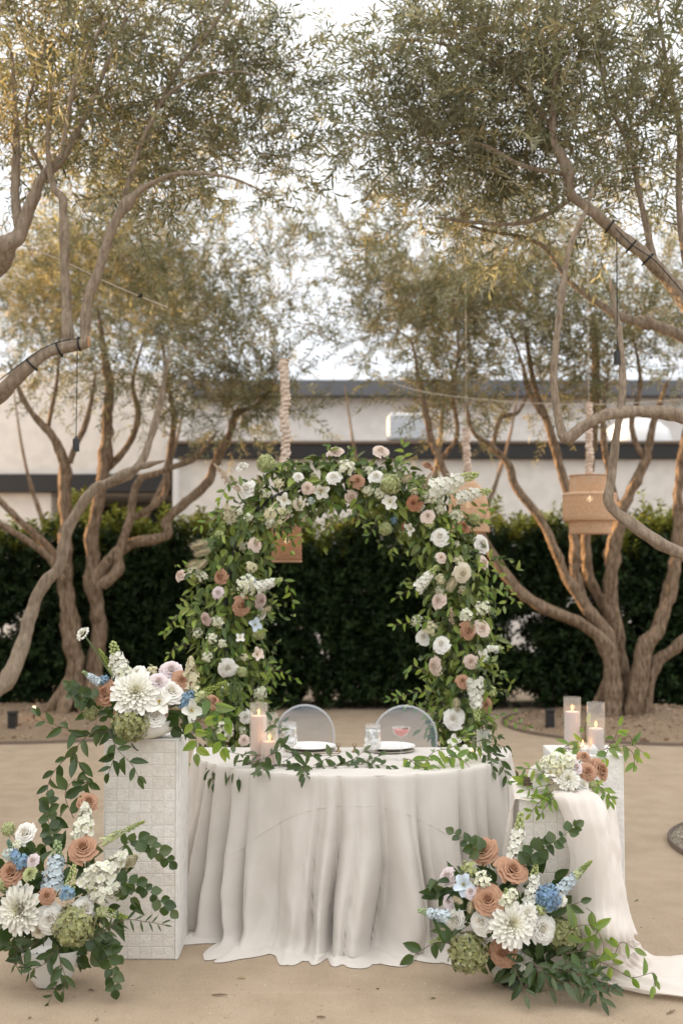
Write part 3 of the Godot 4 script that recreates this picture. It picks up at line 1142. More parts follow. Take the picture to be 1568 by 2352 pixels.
func build_buildings() -> void:
	var bd := thing("white_building", "long low white rendered building with dark fascias behind the hedge", "building", Vector3(0, 0, -24))
	var zu := -25.0
	var zl := -21.5
	var top := at(0, 878, 25).y
	var eave := at(0, 914, 25).y
	wall_box(bd, "upper_wall", "render_white", -16, 16, 0, eave, zu - 6, zu)
	wall_box(bd, "roof", "roof_grey", -16.6, 16.6, eave + 0.002, top, zu - 6.5, zu + 0.35)
	# lower flat-roofed front on the right
	var l0 := at(398, 1100, 21.5).x
	var b1 := at(0, 1014, 21.5).y
	var b0 := at(0, 1054, 21.5).y
	wall_box(bd, "lower_wall", "render_white", l0, 14, 0, b0 - 0.002, zu + 0.003, zl)
	wall_box(bd, "roof_band", "fascia_dark", l0 - 0.06, 14.1, b0, b1 - 0.06, zu + 0.003, zl + 0.12)
	wall_box(bd, "coping", "edging", l0 - 0.08, 14.12, b1 - 0.058, b1, zu + 0.003, zl + 0.15)
	# deep canopy over a recess on the left
	var c1 := at(0, 1090, 21.5).y
	var c0 := at(0, 1131, 21.5).y
	wall_box(bd, "upper_front", "render_white", -15, l0 - 0.09, c1 + 0.002, eave - 0.02, zu + 0.003, zl + 0.02)
	wall_box(bd, "canopy", "fascia_dark", -15.1, l0 - 0.09, c0, c1, zu + 0.003, zl + 0.15)
	wall_box(bd, "front_wall", "render_white", -15, at(118, 1150, 21.5).x, 0, c0 - 0.002, zu + 0.003, zl)
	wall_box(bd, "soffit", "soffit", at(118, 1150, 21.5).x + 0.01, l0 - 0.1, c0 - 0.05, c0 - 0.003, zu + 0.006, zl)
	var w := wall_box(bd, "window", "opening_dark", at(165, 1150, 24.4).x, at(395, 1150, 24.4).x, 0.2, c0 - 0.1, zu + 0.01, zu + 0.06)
	for k in 4:
		var x := lerpf(at(165, 1150, 24.4).x, at(395, 1150, 24.4).x, k / 3.0)
		wall_box(bd, "window_frame", "black_metal", x - 0.03, x + 0.03, 0.2, c0 - 0.1, zu + 0.062, zu + 0.1, 0.004)
	var dp := MB.new()
	var px := at(403, 1100, 21.3).x
	dp.tube([Vector3(px, 0, -21.36) - bd.position, Vector3(px, b0 - 0.02, -21.36) - bd.position], [0.055, 0.055], 12)
	put(bd, "downpipe", dp.mesh(), M["white_metal"])
	# air conditioner on the lower roof
	var ac := thing("air_conditioner", "white boxy air conditioning unit on the flat roof", "air conditioner", Vector3(at(937, 1000, 22.2).x, b1, -22.4))
	var sc := m_per(22.2)
	var a := MB.new()
	a.box(Vector3(94 * sc, 62 * sc, 0.6), Vector3(0, 12 * sc + 31 * sc, 0), 0.06)
	put(ac, "housing", a.mesh(), M["white_metal"])
	var gb := MB.new()
	for k in 5:
		gb.box(Vector3(86 * sc, 0.012, 0.01), Vector3(0, (20 + k * 11) * sc, 0.306), 0.002)
	for k in 3:
		gb.box(Vector3(0.012, 54 * sc, 0.01), Vector3((k - 1) * 28 * sc, 43 * sc, 0.317), 0.002)
	put(ac, "grille", gb.mesh(), M["white_metal"])
	var fp := MB.new()
	fp.box(Vector3(87 * sc, 55 * sc, 0.01), Vector3(0, 42 * sc, 0.3), 0.002)
	put(ac, "front_panel", fp.mesh(), M["ac_panel"])
	var cb := MB.new()
	cb.box(Vector3(88 * sc, 11.8 * sc, 0.5), Vector3(0, 5.9 * sc, -0.02), 0.01)
	put(ac, "plinth", cb.mesh(), M["grey_metal"])
	# low dome at the right
	var ds := thing("roof_dome", "white rounded skylight dome on the flat roof behind the right tree", "skylight", Vector3(at(1475, 1000, 22.2).x, b1, -22.6))
	var db := MB.new()
	db.lathe([Vector2(0.62, 0), Vector2(0.62, 0.12), Vector2(0.57, 0.32), Vector2(0.4, 0.46), Vector2(0.2, 0.52), Vector2(0.0, 0.54)], 24)
	put(ds, "dome", db.mesh(), M["white_metal"])
	var rb := MB.new()
	rb.lathe([Vector2(0.60, -0.01), Vector2(0.70, -0.01), Vector2(0.70, 0.06), Vector2(0.60, 0.06)], 24)
	put(ds, "rim", rb.mesh(), M["grey_metal"])
	# unseen wing, out of view on the left, placed to shade the table
	var wing := thing("unseen_shading_wing", "unseen white wing out of view on the left, placed to shade the table", "building", Vector3(-8.4, 0, -4))
	wall_box(wing, "wall", "render_white", -13.4, -8.0, 0, 5.5, -15.7, 4.0)
	wall_box(wing, "roof_band", "fascia_dark", -13.5, -7.85, 5.502, 5.9, -15.85, 4.15)

func build_hedge() -> void:
	var hd := thing("hedge", "tall clipped dark green hedge across the whole back of the garden", "hedge", Vector3(0, 0, -15.1))
	var cl := []
	for k in 3:
		var b := MB.new()
		b.colored = true
		var r := RandomNumberGenerator.new()
		r.seed = 3000 + k
		b.tube([Vector3(0, -0.02, 0), Vector3(0.01, 0.16, 0.01)], [0.003, 0.0015], 3, Color(0.8, 0.6, 0.4), false)
		for i in 12:
			var a := i * 2.3
			var q := Vector3(0, 0.015 * i, 0)
			var d := Vector3(cos(a), r.randf_range(0.1, 1.0), sin(a)).normalized()
			var t := Transform3D(frame(d, Vector3(0, 1, 0) + Vector3(r.randf_range(-1, 1), 0, r.randf_range(-1, 1)) * 0.7, r.randf_range(0.05, 0.085)), q)
			var tint := Color.WHITE * r.randf_range(0.7, 1.25)
			var o := b.p(t * Vector3(0, 0, 0), Vector2.ZERO, tint)
			b.p(t * Vector3(-0.24, 0.45, 0.06), Vector2.ZERO, tint)
			b.p(t * Vector3(0, 1, -0.08), Vector2.ZERO, tint)
			b.p(t * Vector3(0.24, 0.45, 0.06), Vector2.ZERO, tint)
			b.tri(o, o + 1, o + 2)
			b.tri(o, o + 2, o + 3)
		cl.append(b.mesh())
	var n := FastNoiseLite.new()
	n.frequency = 0.9
	n.fractal_octaves = 3
	n.seed = 15
	var xf := [[], [], []]
	var cc := [[], [], []]
	for i in 36000:
		var x := R(-7.9, 6.8)
		var top := 2.06 + n.get_noise_2d(x * 1.3, 3.0) * 0.30 + n.get_noise_2d(x * 5.0, 9.0) * 0.12
		var y := 0.03 + (top - 0.03) * rng.randf()
		var z := R(-0.42, 0.42)
		if rng.randf() < 0.6:
			z = 0.42 * signf(z) * R(0.7, 1.1)
		var gap := n.get_noise_3d(x * 1.6, y * 1.6, 0.0)
		if gap < -0.34 and y < 1.9:
			continue
		if y < 0.26 and n.get_noise_2d(x * 4.0, 20.0) < -0.18:
			continue
		var k := rng.randi() % 3
		var up := Vector3(R(-1, 1), R(-0.2, 1.2), signf(z) * R(0, 1.2))
		var s := R(0.8, 1.3)
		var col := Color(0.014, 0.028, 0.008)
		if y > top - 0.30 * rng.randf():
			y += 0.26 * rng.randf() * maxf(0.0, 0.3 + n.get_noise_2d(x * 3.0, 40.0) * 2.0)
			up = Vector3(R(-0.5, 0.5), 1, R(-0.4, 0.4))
			col = Color(0.19, 0.22, 0.035)  # yellow-green new growth, its colour brightened to suggest sun on the top
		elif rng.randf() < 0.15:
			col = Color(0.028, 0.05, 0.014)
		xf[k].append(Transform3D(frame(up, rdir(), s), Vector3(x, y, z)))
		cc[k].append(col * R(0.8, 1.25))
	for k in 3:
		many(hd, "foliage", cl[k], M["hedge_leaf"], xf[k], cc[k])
	for i in 29:
		var x := -7.7 + 0.51 * i + R(-0.12, 0.12)
		var b := MB.new()
		b.tube(spline([Vector3(x, 0, R(-0.1, 0.1)), Vector3(x + R(-0.08, 0.08), 0.7, R(-0.1, 0.1)), Vector3(x + R(-0.15, 0.15), 1.7, 0)], 4), spline_f([0.028, 0.02, 0.008], 4), 7)
		put(hd, "trunk", b.mesh(), M["twig"])

func build_trees() -> void:
	var greys := [Color(0.245, 0.25, 0.155), Color(0.32, 0.315, 0.21), Color(0.17, 0.18, 0.11), Color(0.42, 0.41, 0.30), Color(0.33, 0.285, 0.165)]
	var golds := [Color(0.23, 0.21, 0.115), Color(0.30, 0.255, 0.14), Color(0.17, 0.17, 0.09), Color(0.36, 0.31, 0.18)]
	# --- back left: two trunks from one root
	var lb := thing("olive_tree", "brown olive tree with two leaning trunks behind the left pedestal", "tree", Vector3(-2.9, 0, -13.6), "olive trees in the garden")
	var sk := []
	var d := 13.6
	root_flare(lb, [[168, 1650, 40], [216, 1652, 34]], d, "bark_brown")
	limb(lb, [[168, 1655, 30], [172, 1560, 23], [165, 1450, 22], [155, 1380, 20], [150, 1290, 18], [150, 1180, 16], [148, 1080, 16], [135, 1030, 12], [112, 990, 10], [62, 930, 7], [20, 830, 5]], d, "bark_brown", sk, "trunk")
	limb(lb, [[216, 1655, 28], [220, 1540, 22], [226, 1430, 20], [216, 1350, 19], [210, 1240, 17], [226, 1160, 16], [240, 1080, 15], [246, 980, 14], [250, 880, 13], [240, 820, 10], [225, 700, 6]], d + 0.1, "bark_brown", sk, "trunk")
	limb(lb, [[160, 1062, 9], [185, 1000, 8], [205, 950, 7], [222, 850, 5]], d, "bark_brown", sk)
	limb(lb, [[145, 1330, 11], [122, 1290, 11], [62, 1240, 9], [0, 1205, 8], [-80, 1170, 7]], d - 0.1, "bark_brown", sk)
	limb(lb, [[142, 1300, 10], [110, 1255, 10], [58, 1208, 9], [0, 1150, 8], [-60, 1080, 6]], d + 0.2, "bark_brown", sk)
	limb(lb, [[225, 1335, 17], [255, 1288, 16], [300, 1250, 14], [385, 1230, 13], [383, 1198, 12], [420, 1160, 12], [475, 1110, 12], [490, 1070, 11], [525, 1000, 10], [545, 950, 9], [590, 930, 6], [632, 880, 4]], d - 0.2, "bark_brown", sk)
	limb(lb, [[232, 1350, 16], [270, 1312, 14], [277, 1270, 12], [300, 1185, 11], [316, 1108, 10], [370, 1084, 8], [450, 1050, 7], [500, 990, 5]], d - 0.3, "bark_brown", sk)
	limb(lb, [[310, 1190, 9], [375, 1140, 8], [388, 1060, 9], [400, 960, 8], [385, 880, 5], [372, 780, 3]], d - 0.1, "bark_brown", sk)
	limb(lb, [[245, 1080, 9], [290, 1030, 9], [318, 960, 8], [305, 880, 6], [330, 780, 4]], d + 0.15, "bark_brown", sk)
	limb(lb, [[110, 990, 6], [130, 880, 5], [140, 760, 4]], d + 0.1, "bark_brown", sk)
	grow(lb, sk, [[90, 640, 13.6, 190, 130, 0.9, 1.0], [300, 620, 13.8, 200, 130, 0.9, 1.3], [470, 640, 13.4, 150, 130, 0.8, 1.0], [540, 820, 13.2, 130, 90, 0.6, 0.75], [380, 860, 13.2, 170, 100, 0.7, 0.8], [160, 840, 13.8, 170, 80, 0.8, 0.6], [660, 660, 13.6, 90, 130, 0.5, 0.4], [600, 930, 13.2, 120, 70, 0.4, 0.45], [470, 960, 13.2, 110, 60, 0.4, 0.3], [300, 430, 13.8, 260, 100, 1.0, 1.0]], 41, 420, 1850, golds + greys, 0.13, 1.3)
	# --- back right: many stems from one root
	var rb := thing("olive_tree", "brown olive tree with many fanning stems behind the right pedestals", "tree", Vector3(3.05, 0, -13.2), "olive trees in the garden")
	sk = []
	d = 13.2
	root_flare(rb, [[1398, 1655, 30], [1430, 1662, 34], [1462, 1655, 28]], d, "bark_brown")
	limb(rb, [[1396, 1660, 26], [1404, 1560, 22], [1396, 1495, 20], [1350, 1442, 16], [1250, 1397, 14], [1182, 1346, 14], [1142, 1290, 13], [1120, 1255, 11], [1085, 1190, 10], [1045, 1125, 10], [1008, 1060, 9], [985, 985, 9], [968, 900, 6], [945, 780, 4]], d - 0.3, "bark_brown", sk, "trunk")
	limb(rb, [[1412, 1655, 20], [1408, 1540, 18], [1395, 1460, 17], [1344, 1392, 14], [1300, 1330, 13], [1284, 1282, 12], [1250, 1211, 11], [1184, 1116, 10], [1164, 1066, 9], [1129, 1026, 8], [1084, 986, 6], [1060, 880, 4]], d - 0.2, "bark_brown", sk, "trunk")
	limb(rb, [[1425, 1660, 22], [1415, 1540, 18], [1330, 1350, 14], [1318, 1230, 13], [1300, 1130, 12], [1270, 1020, 11], [1250, 950, 10], [1228, 890, 7], [1205, 760, 5]], d + 0.1, "bark_brown", sk, "trunk")
	limb(rb, [[1432, 1660, 22], [1420, 1540, 18], [1398, 1420, 16], [1352, 1330, 14], [1345, 1230, 12], [1350, 1120, 11], [1362, 980, 12], [1368, 850, 11], [1360, 720, 7]], d + 0.2, "bark_brown", sk, "trunk")
	limb(rb, [[1440, 1660, 24], [1428, 1540, 20], [1402, 1360, 18], [1420, 1205, 17], [1442, 1135, 14], [1480, 1060, 11], [1500, 975, 9], [1530, 880, 6]], d, "bark_brown", sk, "trunk")
	limb(rb, [[1455, 1660, 24], [1478, 1505, 22], [1520, 1425, 18], [1545, 1330, 16], [1555, 1200, 15], [1562, 1080, 12], [1590, 900, 8]], d - 0.3, "bark_brown", sk, "trunk")
	limb(rb, [[1468, 1655, 20], [1500, 1535, 17], [1540, 1495, 15], [1600, 1440, 12], [1680, 1330, 9]], d - 0.2, "bark_brown", sk, "trunk")
	limb(rb, [[1400, 1300, 12], [1402, 1240, 11], [1416, 1180, 10], [1400, 1100, 9], [1384, 1000, 8], [1395, 860, 6]], d + 0.1, "bark_brown", sk)
	limb(rb, [[1250, 960, 8], [1215, 900, 7], [1200, 840, 5], [1165, 740, 3]], d, "bark_brown", sk)
	limb(rb, [[1130, 1030, 6], [1150, 960, 6], [1190, 945, 5], [1220, 880, 4]], d - 0.1, "bark_brown", sk)
	limb(rb, [[1480, 1062, 8], [1450, 980, 7], [1470, 880, 6], [1450, 760, 4]], d, "bark_brown", sk)
	limb(rb, [[1008, 1060, 7], [1050, 1000, 6], [1040, 900, 5], [1052, 800, 4], [1040, 680, 3]], d - 0.2, "bark_brown", sk)
	grow(rb, sk, [[1000, 700, 13.2, 140, 120, 0.8, 1.0], [1160, 730, 13.2, 160, 130, 0.9, 1.2], [1340, 720, 13.3, 170, 130, 0.9, 1.0], [1500, 720, 13.2, 150, 150, 0.9, 0.8], [880, 620, 13.2, 90, 130, 0.6, 0.5], [1040, 920, 13.0, 130, 80, 0.5, 0.65], [1300, 880, 13.2, 150, 80, 0.6, 0.55], [800, 780, 13.0, 70, 90, 0.5, 0.25], [780, 560, 13.2, 60, 70, 0.5, 0.18], [1200, 520, 13.4, 320, 110, 1.0, 1.2]], 42, 440, 2000, golds + greys, 0.13, 1.3)
	# --- front left, its trunk stands left of the frame
	var lf := thing("olive_tree", "grey olive tree leaning in from the left edge with a sawn limb", "tree", Vector3(-3.6, 0, -8.6), "olive trees in the garden")
	sk = []
	limb_world(lf, [Vector3(-0.1, -0.1, 0), Vector3(0.05, 0.7, 0.1), Vector3(0.0, 1.4, 0.2), Vector3(-0.1, 2.4, 0.3), Vector3(0.0, 3.6, 0.4), Vector3(0.3, 4.6, 0.3)], [0.24, 0.19, 0.17, 0.15, 0.11, 0.06], "bark_grey", sk, "trunk")
	limb(lf, [[-330, 1560, 26, 8.6], [-150, 1640, 24, 8.8], [0, 1580, 23, 9.0], [52, 1482, 19, 9.2], [74, 1400, 18, 9.3], [105, 1338, 17, 9.3], [140, 1295, 15, 9.3], [156, 1218, 14, 9.3], [210, 1130, 13, 9.3], [252, 1108, 13, 9.3], [312, 1078, 11, 9.3], [345, 1010, 10, 9.4], [370, 915, 8, 9.5], [385, 820, 5, 9.5]], 9, "bark_grey", sk)
	limb(lf, [[255, 1105, 9], [312, 1076, 9], [345, 1066, 7], [378, 1058, 6]], 9.25, "bark_grey", sk)
	limb(lf, [[-330, 1160, 26, 8.3], [-130, 1010, 23, 7.9], [0, 905, 21, 7.6], [60, 846, 18, 7.5], [112, 810, 16, 7.5], [165, 796, 15, 7.5], [204, 786, 15, 7.5]], 7.5, "bark_grey", sk)
	var cut := MB.new()
	var e0 := at(204.5, 786, 7.5) - lf.position
	cut.ball(e0, Vector3(0.006, 0.037, 0.037), 12, 8)
	put(lf, "cut_end", cut.mesh(), M["cut_wood"])
	limb(lf, [[160, 792, 15], [152, 700, 14], [148, 600, 13], [147, 500, 12], [145, 455, 11], [122, 425, 8], [110, 330, 6], [118, 200, 4]], 7.55, "bark_grey", sk)
	limb(lf, [[195, 785, 12], [200, 700, 13], [224, 625, 13], [250, 542, 12], [282, 480, 11], [322, 438, 9], [345, 424, 8], [400, 400, 5], [475, 399, 4], [550, 415, 3], [630, 455, 2]], 7.5, "bark_grey", sk)
	limb(lf, [[276, 490, 7], [318, 345, 6], [350, 275, 6], [380, 226, 5], [450, 176, 4], [550, 165, 3], [600, 180, 2]], 7.6, "bark_grey", sk)
	limb(lf, [[352, 270, 5], [415, 150, 5], [480, 75, 5], [525, 0, 4], [560, -90, 3]], 7.7, "bark_grey", sk)
	limb(lf, [[-330, 840, 26, 8.5], [-120, 740, 24, 8.0], [0, 610, 23, 7.7], [20, 562, 22, 7.6], [46, 538, 19, 7.6], [70, 470, 16, 7.6], [96, 410, 14, 7.6], [140, 365, 12, 7.6], [190, 280, 8, 7.6], [230, 190, 6, 7.6], [290, 40, 4, 7.6]], 7.6, "bark_grey", sk)
	limb(lf, [[45, 530, 13], [36, 450, 12], [38, 330, 10], [35, 250, 8], [28, 120, 5]], 7.65, "bark_grey", sk)
	limb(lf, [[140, 365, 7], [175, 180, 6], [240, 50, 4]], 7.4, "bark_grey", sk)
	limb(lf, [[145, 460, 6], [60, 300, 5], [100, 120, 4]], 7.8, "bark_grey", sk)
	grow(lf, sk, [[60, 60, 7.8, 220, 170, 0.9, 1.2], [280, 60, 8.0, 220, 150, 0.9, 1.4], [480, 130, 8.0, 150, 120, 0.7, 0.8], [620, 190, 8.0, 95, 120, 0.4, 0.55], [700, 110, 8.0, 55, 90, 0.3, 0.16], [660, 340, 8.0, 70, 70, 0.3, 0.2], [220, 270, 8.0, 200, 110, 0.8, 1.0], [430, 320, 8.0, 150, 90, 0.6, 0.7], [560, 420, 8.2, 110, 60, 0.4, 0.28], [60, 330, 8.2, 130, 160, 0.8, 0.5], [-150, 100, 8.2, 150, 200, 0.7, 0.3], [330, -90, 8.2, 330, 80, 0.9, 0.7], [330, 480, 8.0, 110, 60, 0.4, 0.2]], 43, 420, 1700, greys, 0.11, 1.1)
	# --- front right
	var rf := thing("olive_tree", "grey olive tree reaching in from the right edge with strapped limbs", "tree", Vector3(2.98, 0, -7.45), "olive trees in the garden")
	sk = []
	limb_world(rf, [Vector3(0, -0.1, 0), Vector3(-0.05, 0.7, 0.05), Vector3(0.0, 1.4, 0.05), Vector3(0.05, 2.2, 0.1), Vector3(-0.05, 3.4, 0.1), Vector3(-0.1, 4.6, 0.2)], [0.24, 0.19, 0.17, 0.15, 0.12, 0.06], "bark_grey", sk, "trunk")
	limb(rf, [[1900, 1240, 22, 7.4], [1720, 1030, 19, 7.1], [1568, 958, 17, 7.0], [1480, 944, 15, 6.9], [1400, 952, 14, 6.8], [1340, 978, 13, 6.8], [1296, 1006, 13, 6.8], [1279, 940, 10, 6.8], [1270, 860, 9, 6.8], [1280, 750, 8, 6.8], [1294, 650, 8, 6.8], [1310, 560, 7, 6.8], [1340, 495, 6, 6.8], [1362, 430, 4, 6.8]], 6.8, "bark_grey", sk)
	limb(rf, [[1900, 1390, 20, 7.4], [1700, 1330, 19, 7.1], [1568, 1272, 17, 7.0], [1500, 1238, 16, 7.0], [1440, 1195, 15, 7.0], [1396, 1156, 14, 7.0], [1403, 1100, 12, 7.0], [1413, 1010, 10, 7.0], [1425, 930, 9, 7.0], [1428, 850, 9, 7.0], [1422, 770, 7, 7.0], [1400, 640, 5, 7.1]], 7.0, "bark_grey", sk)
	limb(rf, [[1860, 980, 26, 7.5], [1700, 830, 23, 7.4], [1590, 715, 20, 7.3], [1530, 642, 17, 7.3], [1480, 590, 17, 7.2], [1420, 540, 16, 7.2], [1360, 486, 15, 7.1], [1312, 446, 13, 7.1], [1302, 400, 12, 7.1], [1282, 352, 11, 7.1], [1268, 310, 10, 7.1], [1270, 230, 8, 7.1], [1275, 150, 6, 7.1], [1278, 40, 4, 7.1], [1290, -80, 3, 7.1]], 7.2, "bark_grey", sk)
	limb(rf, [[1780, 900, 18, 7.9], [1640, 810, 16, 7.9], [1568, 775, 14, 7.9], [1500, 745, 13, 7.9], [1430, 730, 11, 7.9], [1385, 705, 9, 7.9], [1300, 640, 7, 7.9], [1240, 560, 5, 7.9], [1120, 530, 4, 7.9], [1060, 515, 3, 7.9]], 7.9, "bark_grey", sk)
	limb(rf, [[1320, 450, 8], [1240, 500, 6], [1150, 515, 5], [1000, 500, 3]], 7.5, "bark_grey", sk)
	limb(rf, [[1500, 605, 9], [1470, 460, 7], [1440, 330, 6], [1390, 220, 4], [1370, 60, 3]], 7.3, "bark_grey", sk)
	limb(rf, [[1600, 700, 12], [1560, 500, 9], [1560, 300, 8], [1530, 150, 5], [1500, -40, 4]], 7.3, "bark_grey", sk)
	limb(rf, [[1300, 400, 7], [1200, 380, 5], [1100, 330, 4], [980, 330, 3]], 7.2, "bark_grey", sk)
	limb(rf, [[1269, 300, 6], [1180, 180, 5], [1050, 110, 4], [930, 90, 3]], 7.3, "bark_grey", sk)
	grow(rf, sk, [[950, 110, 7.4, 110, 110, 0.5, 0.55], [1080, 160, 7.5, 170, 150, 0.7, 1.1], [1230, 130, 7.3, 200, 170, 0.8, 1.5], [1430, 130, 7.3, 210, 180, 0.8, 1.5], [890, 280, 7.6, 95, 110, 0.4, 0.5], [830, 330, 7.6, 50, 60, 0.3, 0.14], [1060, 350, 7.6, 180, 110, 0.7, 1.0], [1260, 350, 7.5, 190, 120, 0.7, 1.0], [1470, 380, 7.5, 190, 160, 0.8, 1.0], [1000, 480, 7.8, 140, 70, 0.5, 0.4], [1250, -90, 7.5, 330, 80, 0.8, 0.8], [1680, 200, 7.6, 150, 200, 0.7, 0.4], [1180, 520, 7.8, 180, 70, 0.5, 0.35]], 44, 460, 1800, greys, 0.11, 1.1)
	# --- two more of the grove, beyond the hedge
	for k in 3:
		var x: float = [-3.6, 1.35, 6.4][k]
		var t := thing("olive_tree", ["pale olive tree beyond the hedge at the left, behind the two trunks", "pale thin olive tree beyond the hedge, behind the flower arch", "pale olive tree beyond the hedge at the right, behind the fanning stems"][k], "tree", Vector3(x, 0, -18.2), "olive trees in the garden")
		sk = []
		limb_world(t, [Vector3(0, -0.1, 0), Vector3(0.1, 1.2, 0), Vector3(-0.1, 2.2, 0.1), Vector3(0.1, 3.4, 0), Vector3(0.2, 4.6, 0)], [0.11, 0.09, 0.07, 0.04, 0.008], "bark_brown", sk, "trunk")
		limb_world(t, [Vector3(0, 1.5, 0), Vector3(0.7, 2.4, 0.1), Vector3(1.1, 3.4, 0), Vector3(1.3, 4.4, 0)], [0.05, 0.04, 0.025, 0.006], "bark_brown", sk)
		limb_world(t, [Vector3(0, 1.3, 0), Vector3(-0.7, 2.2, 0.1), Vector3(-1.1, 3.2, 0), Vector3(-1.3, 4.4, 0)], [0.05, 0.04, 0.025, 0.006], "bark_brown", sk)
		var cx := 784.0 + x / m_per(18.2)
		grow(t, sk, [[cx, 640, 18.2, 190, 110, 1.0, 1.0], [cx - 130, 720, 18.2, 110, 80, 0.8, 0.5], [cx + 130, 720, 18.2, 110, 80, 0.8, 0.5]] if k != 1 else [[cx + 20, 700, 18.2, 110, 80, 0.7, 0.6], [cx - 110, 640, 18.2, 110, 60, 0.6, 0.25], [cx + 150, 640, 18.2, 120, 90, 0.7, 0.6]], 50 + k, [170, 90, 170][k], [2000, 900, 2000][k], golds, 0.26, 1.15)

func root_flare(parent: Node3D, feet: Array, d: float, bark: String) -> void:
	var b := MB.new()
	for f in feet:
		for k in 6:
			var a := TAU * k / 6 + R(-0.4, 0.4)
			var c := at(f[0], f[1], d) - parent.position
			c.y = 0.06 - parent.position.y
			var r: float = f[2] * m_per(d)
			b.tube(spline([c + Vector3(0, 0.45, 0), c + Vector3(cos(a) * r * 0.7, 0.2, sin(a) * r * 0.7), c + Vector3(cos(a) * r * 1.3, 0.06, sin(a) * r * 1.3), c + Vector3(cos(a) * r * 1.9, -0.06, sin(a) * r * 1.9)], 4), spline_f([r * 0.35, r * 0.45, r * 0.38, r * 0.15], 4), 8)
	put(parent, "roots", b.mesh(), M[bark])

# ------------------------------------------------------------------ the flower arch
func garland_path() -> Array:
	return [[560, 1900, 60], [552, 1790, 72], [545, 1690, 80], [535, 1580, 84], [522, 1480, 92], [522, 1380, 100], [538, 1275, 92], [592, 1172, 74], [690, 1118, 74], [780, 1104, 62], [870, 1106, 58], [945, 1148, 70], [1008, 1225, 78], [1048, 1320, 86], [1058, 1430, 90], [1054, 1540, 86], [1054, 1650, 80], [1062, 1760, 72], [1066, 1900, 60]]

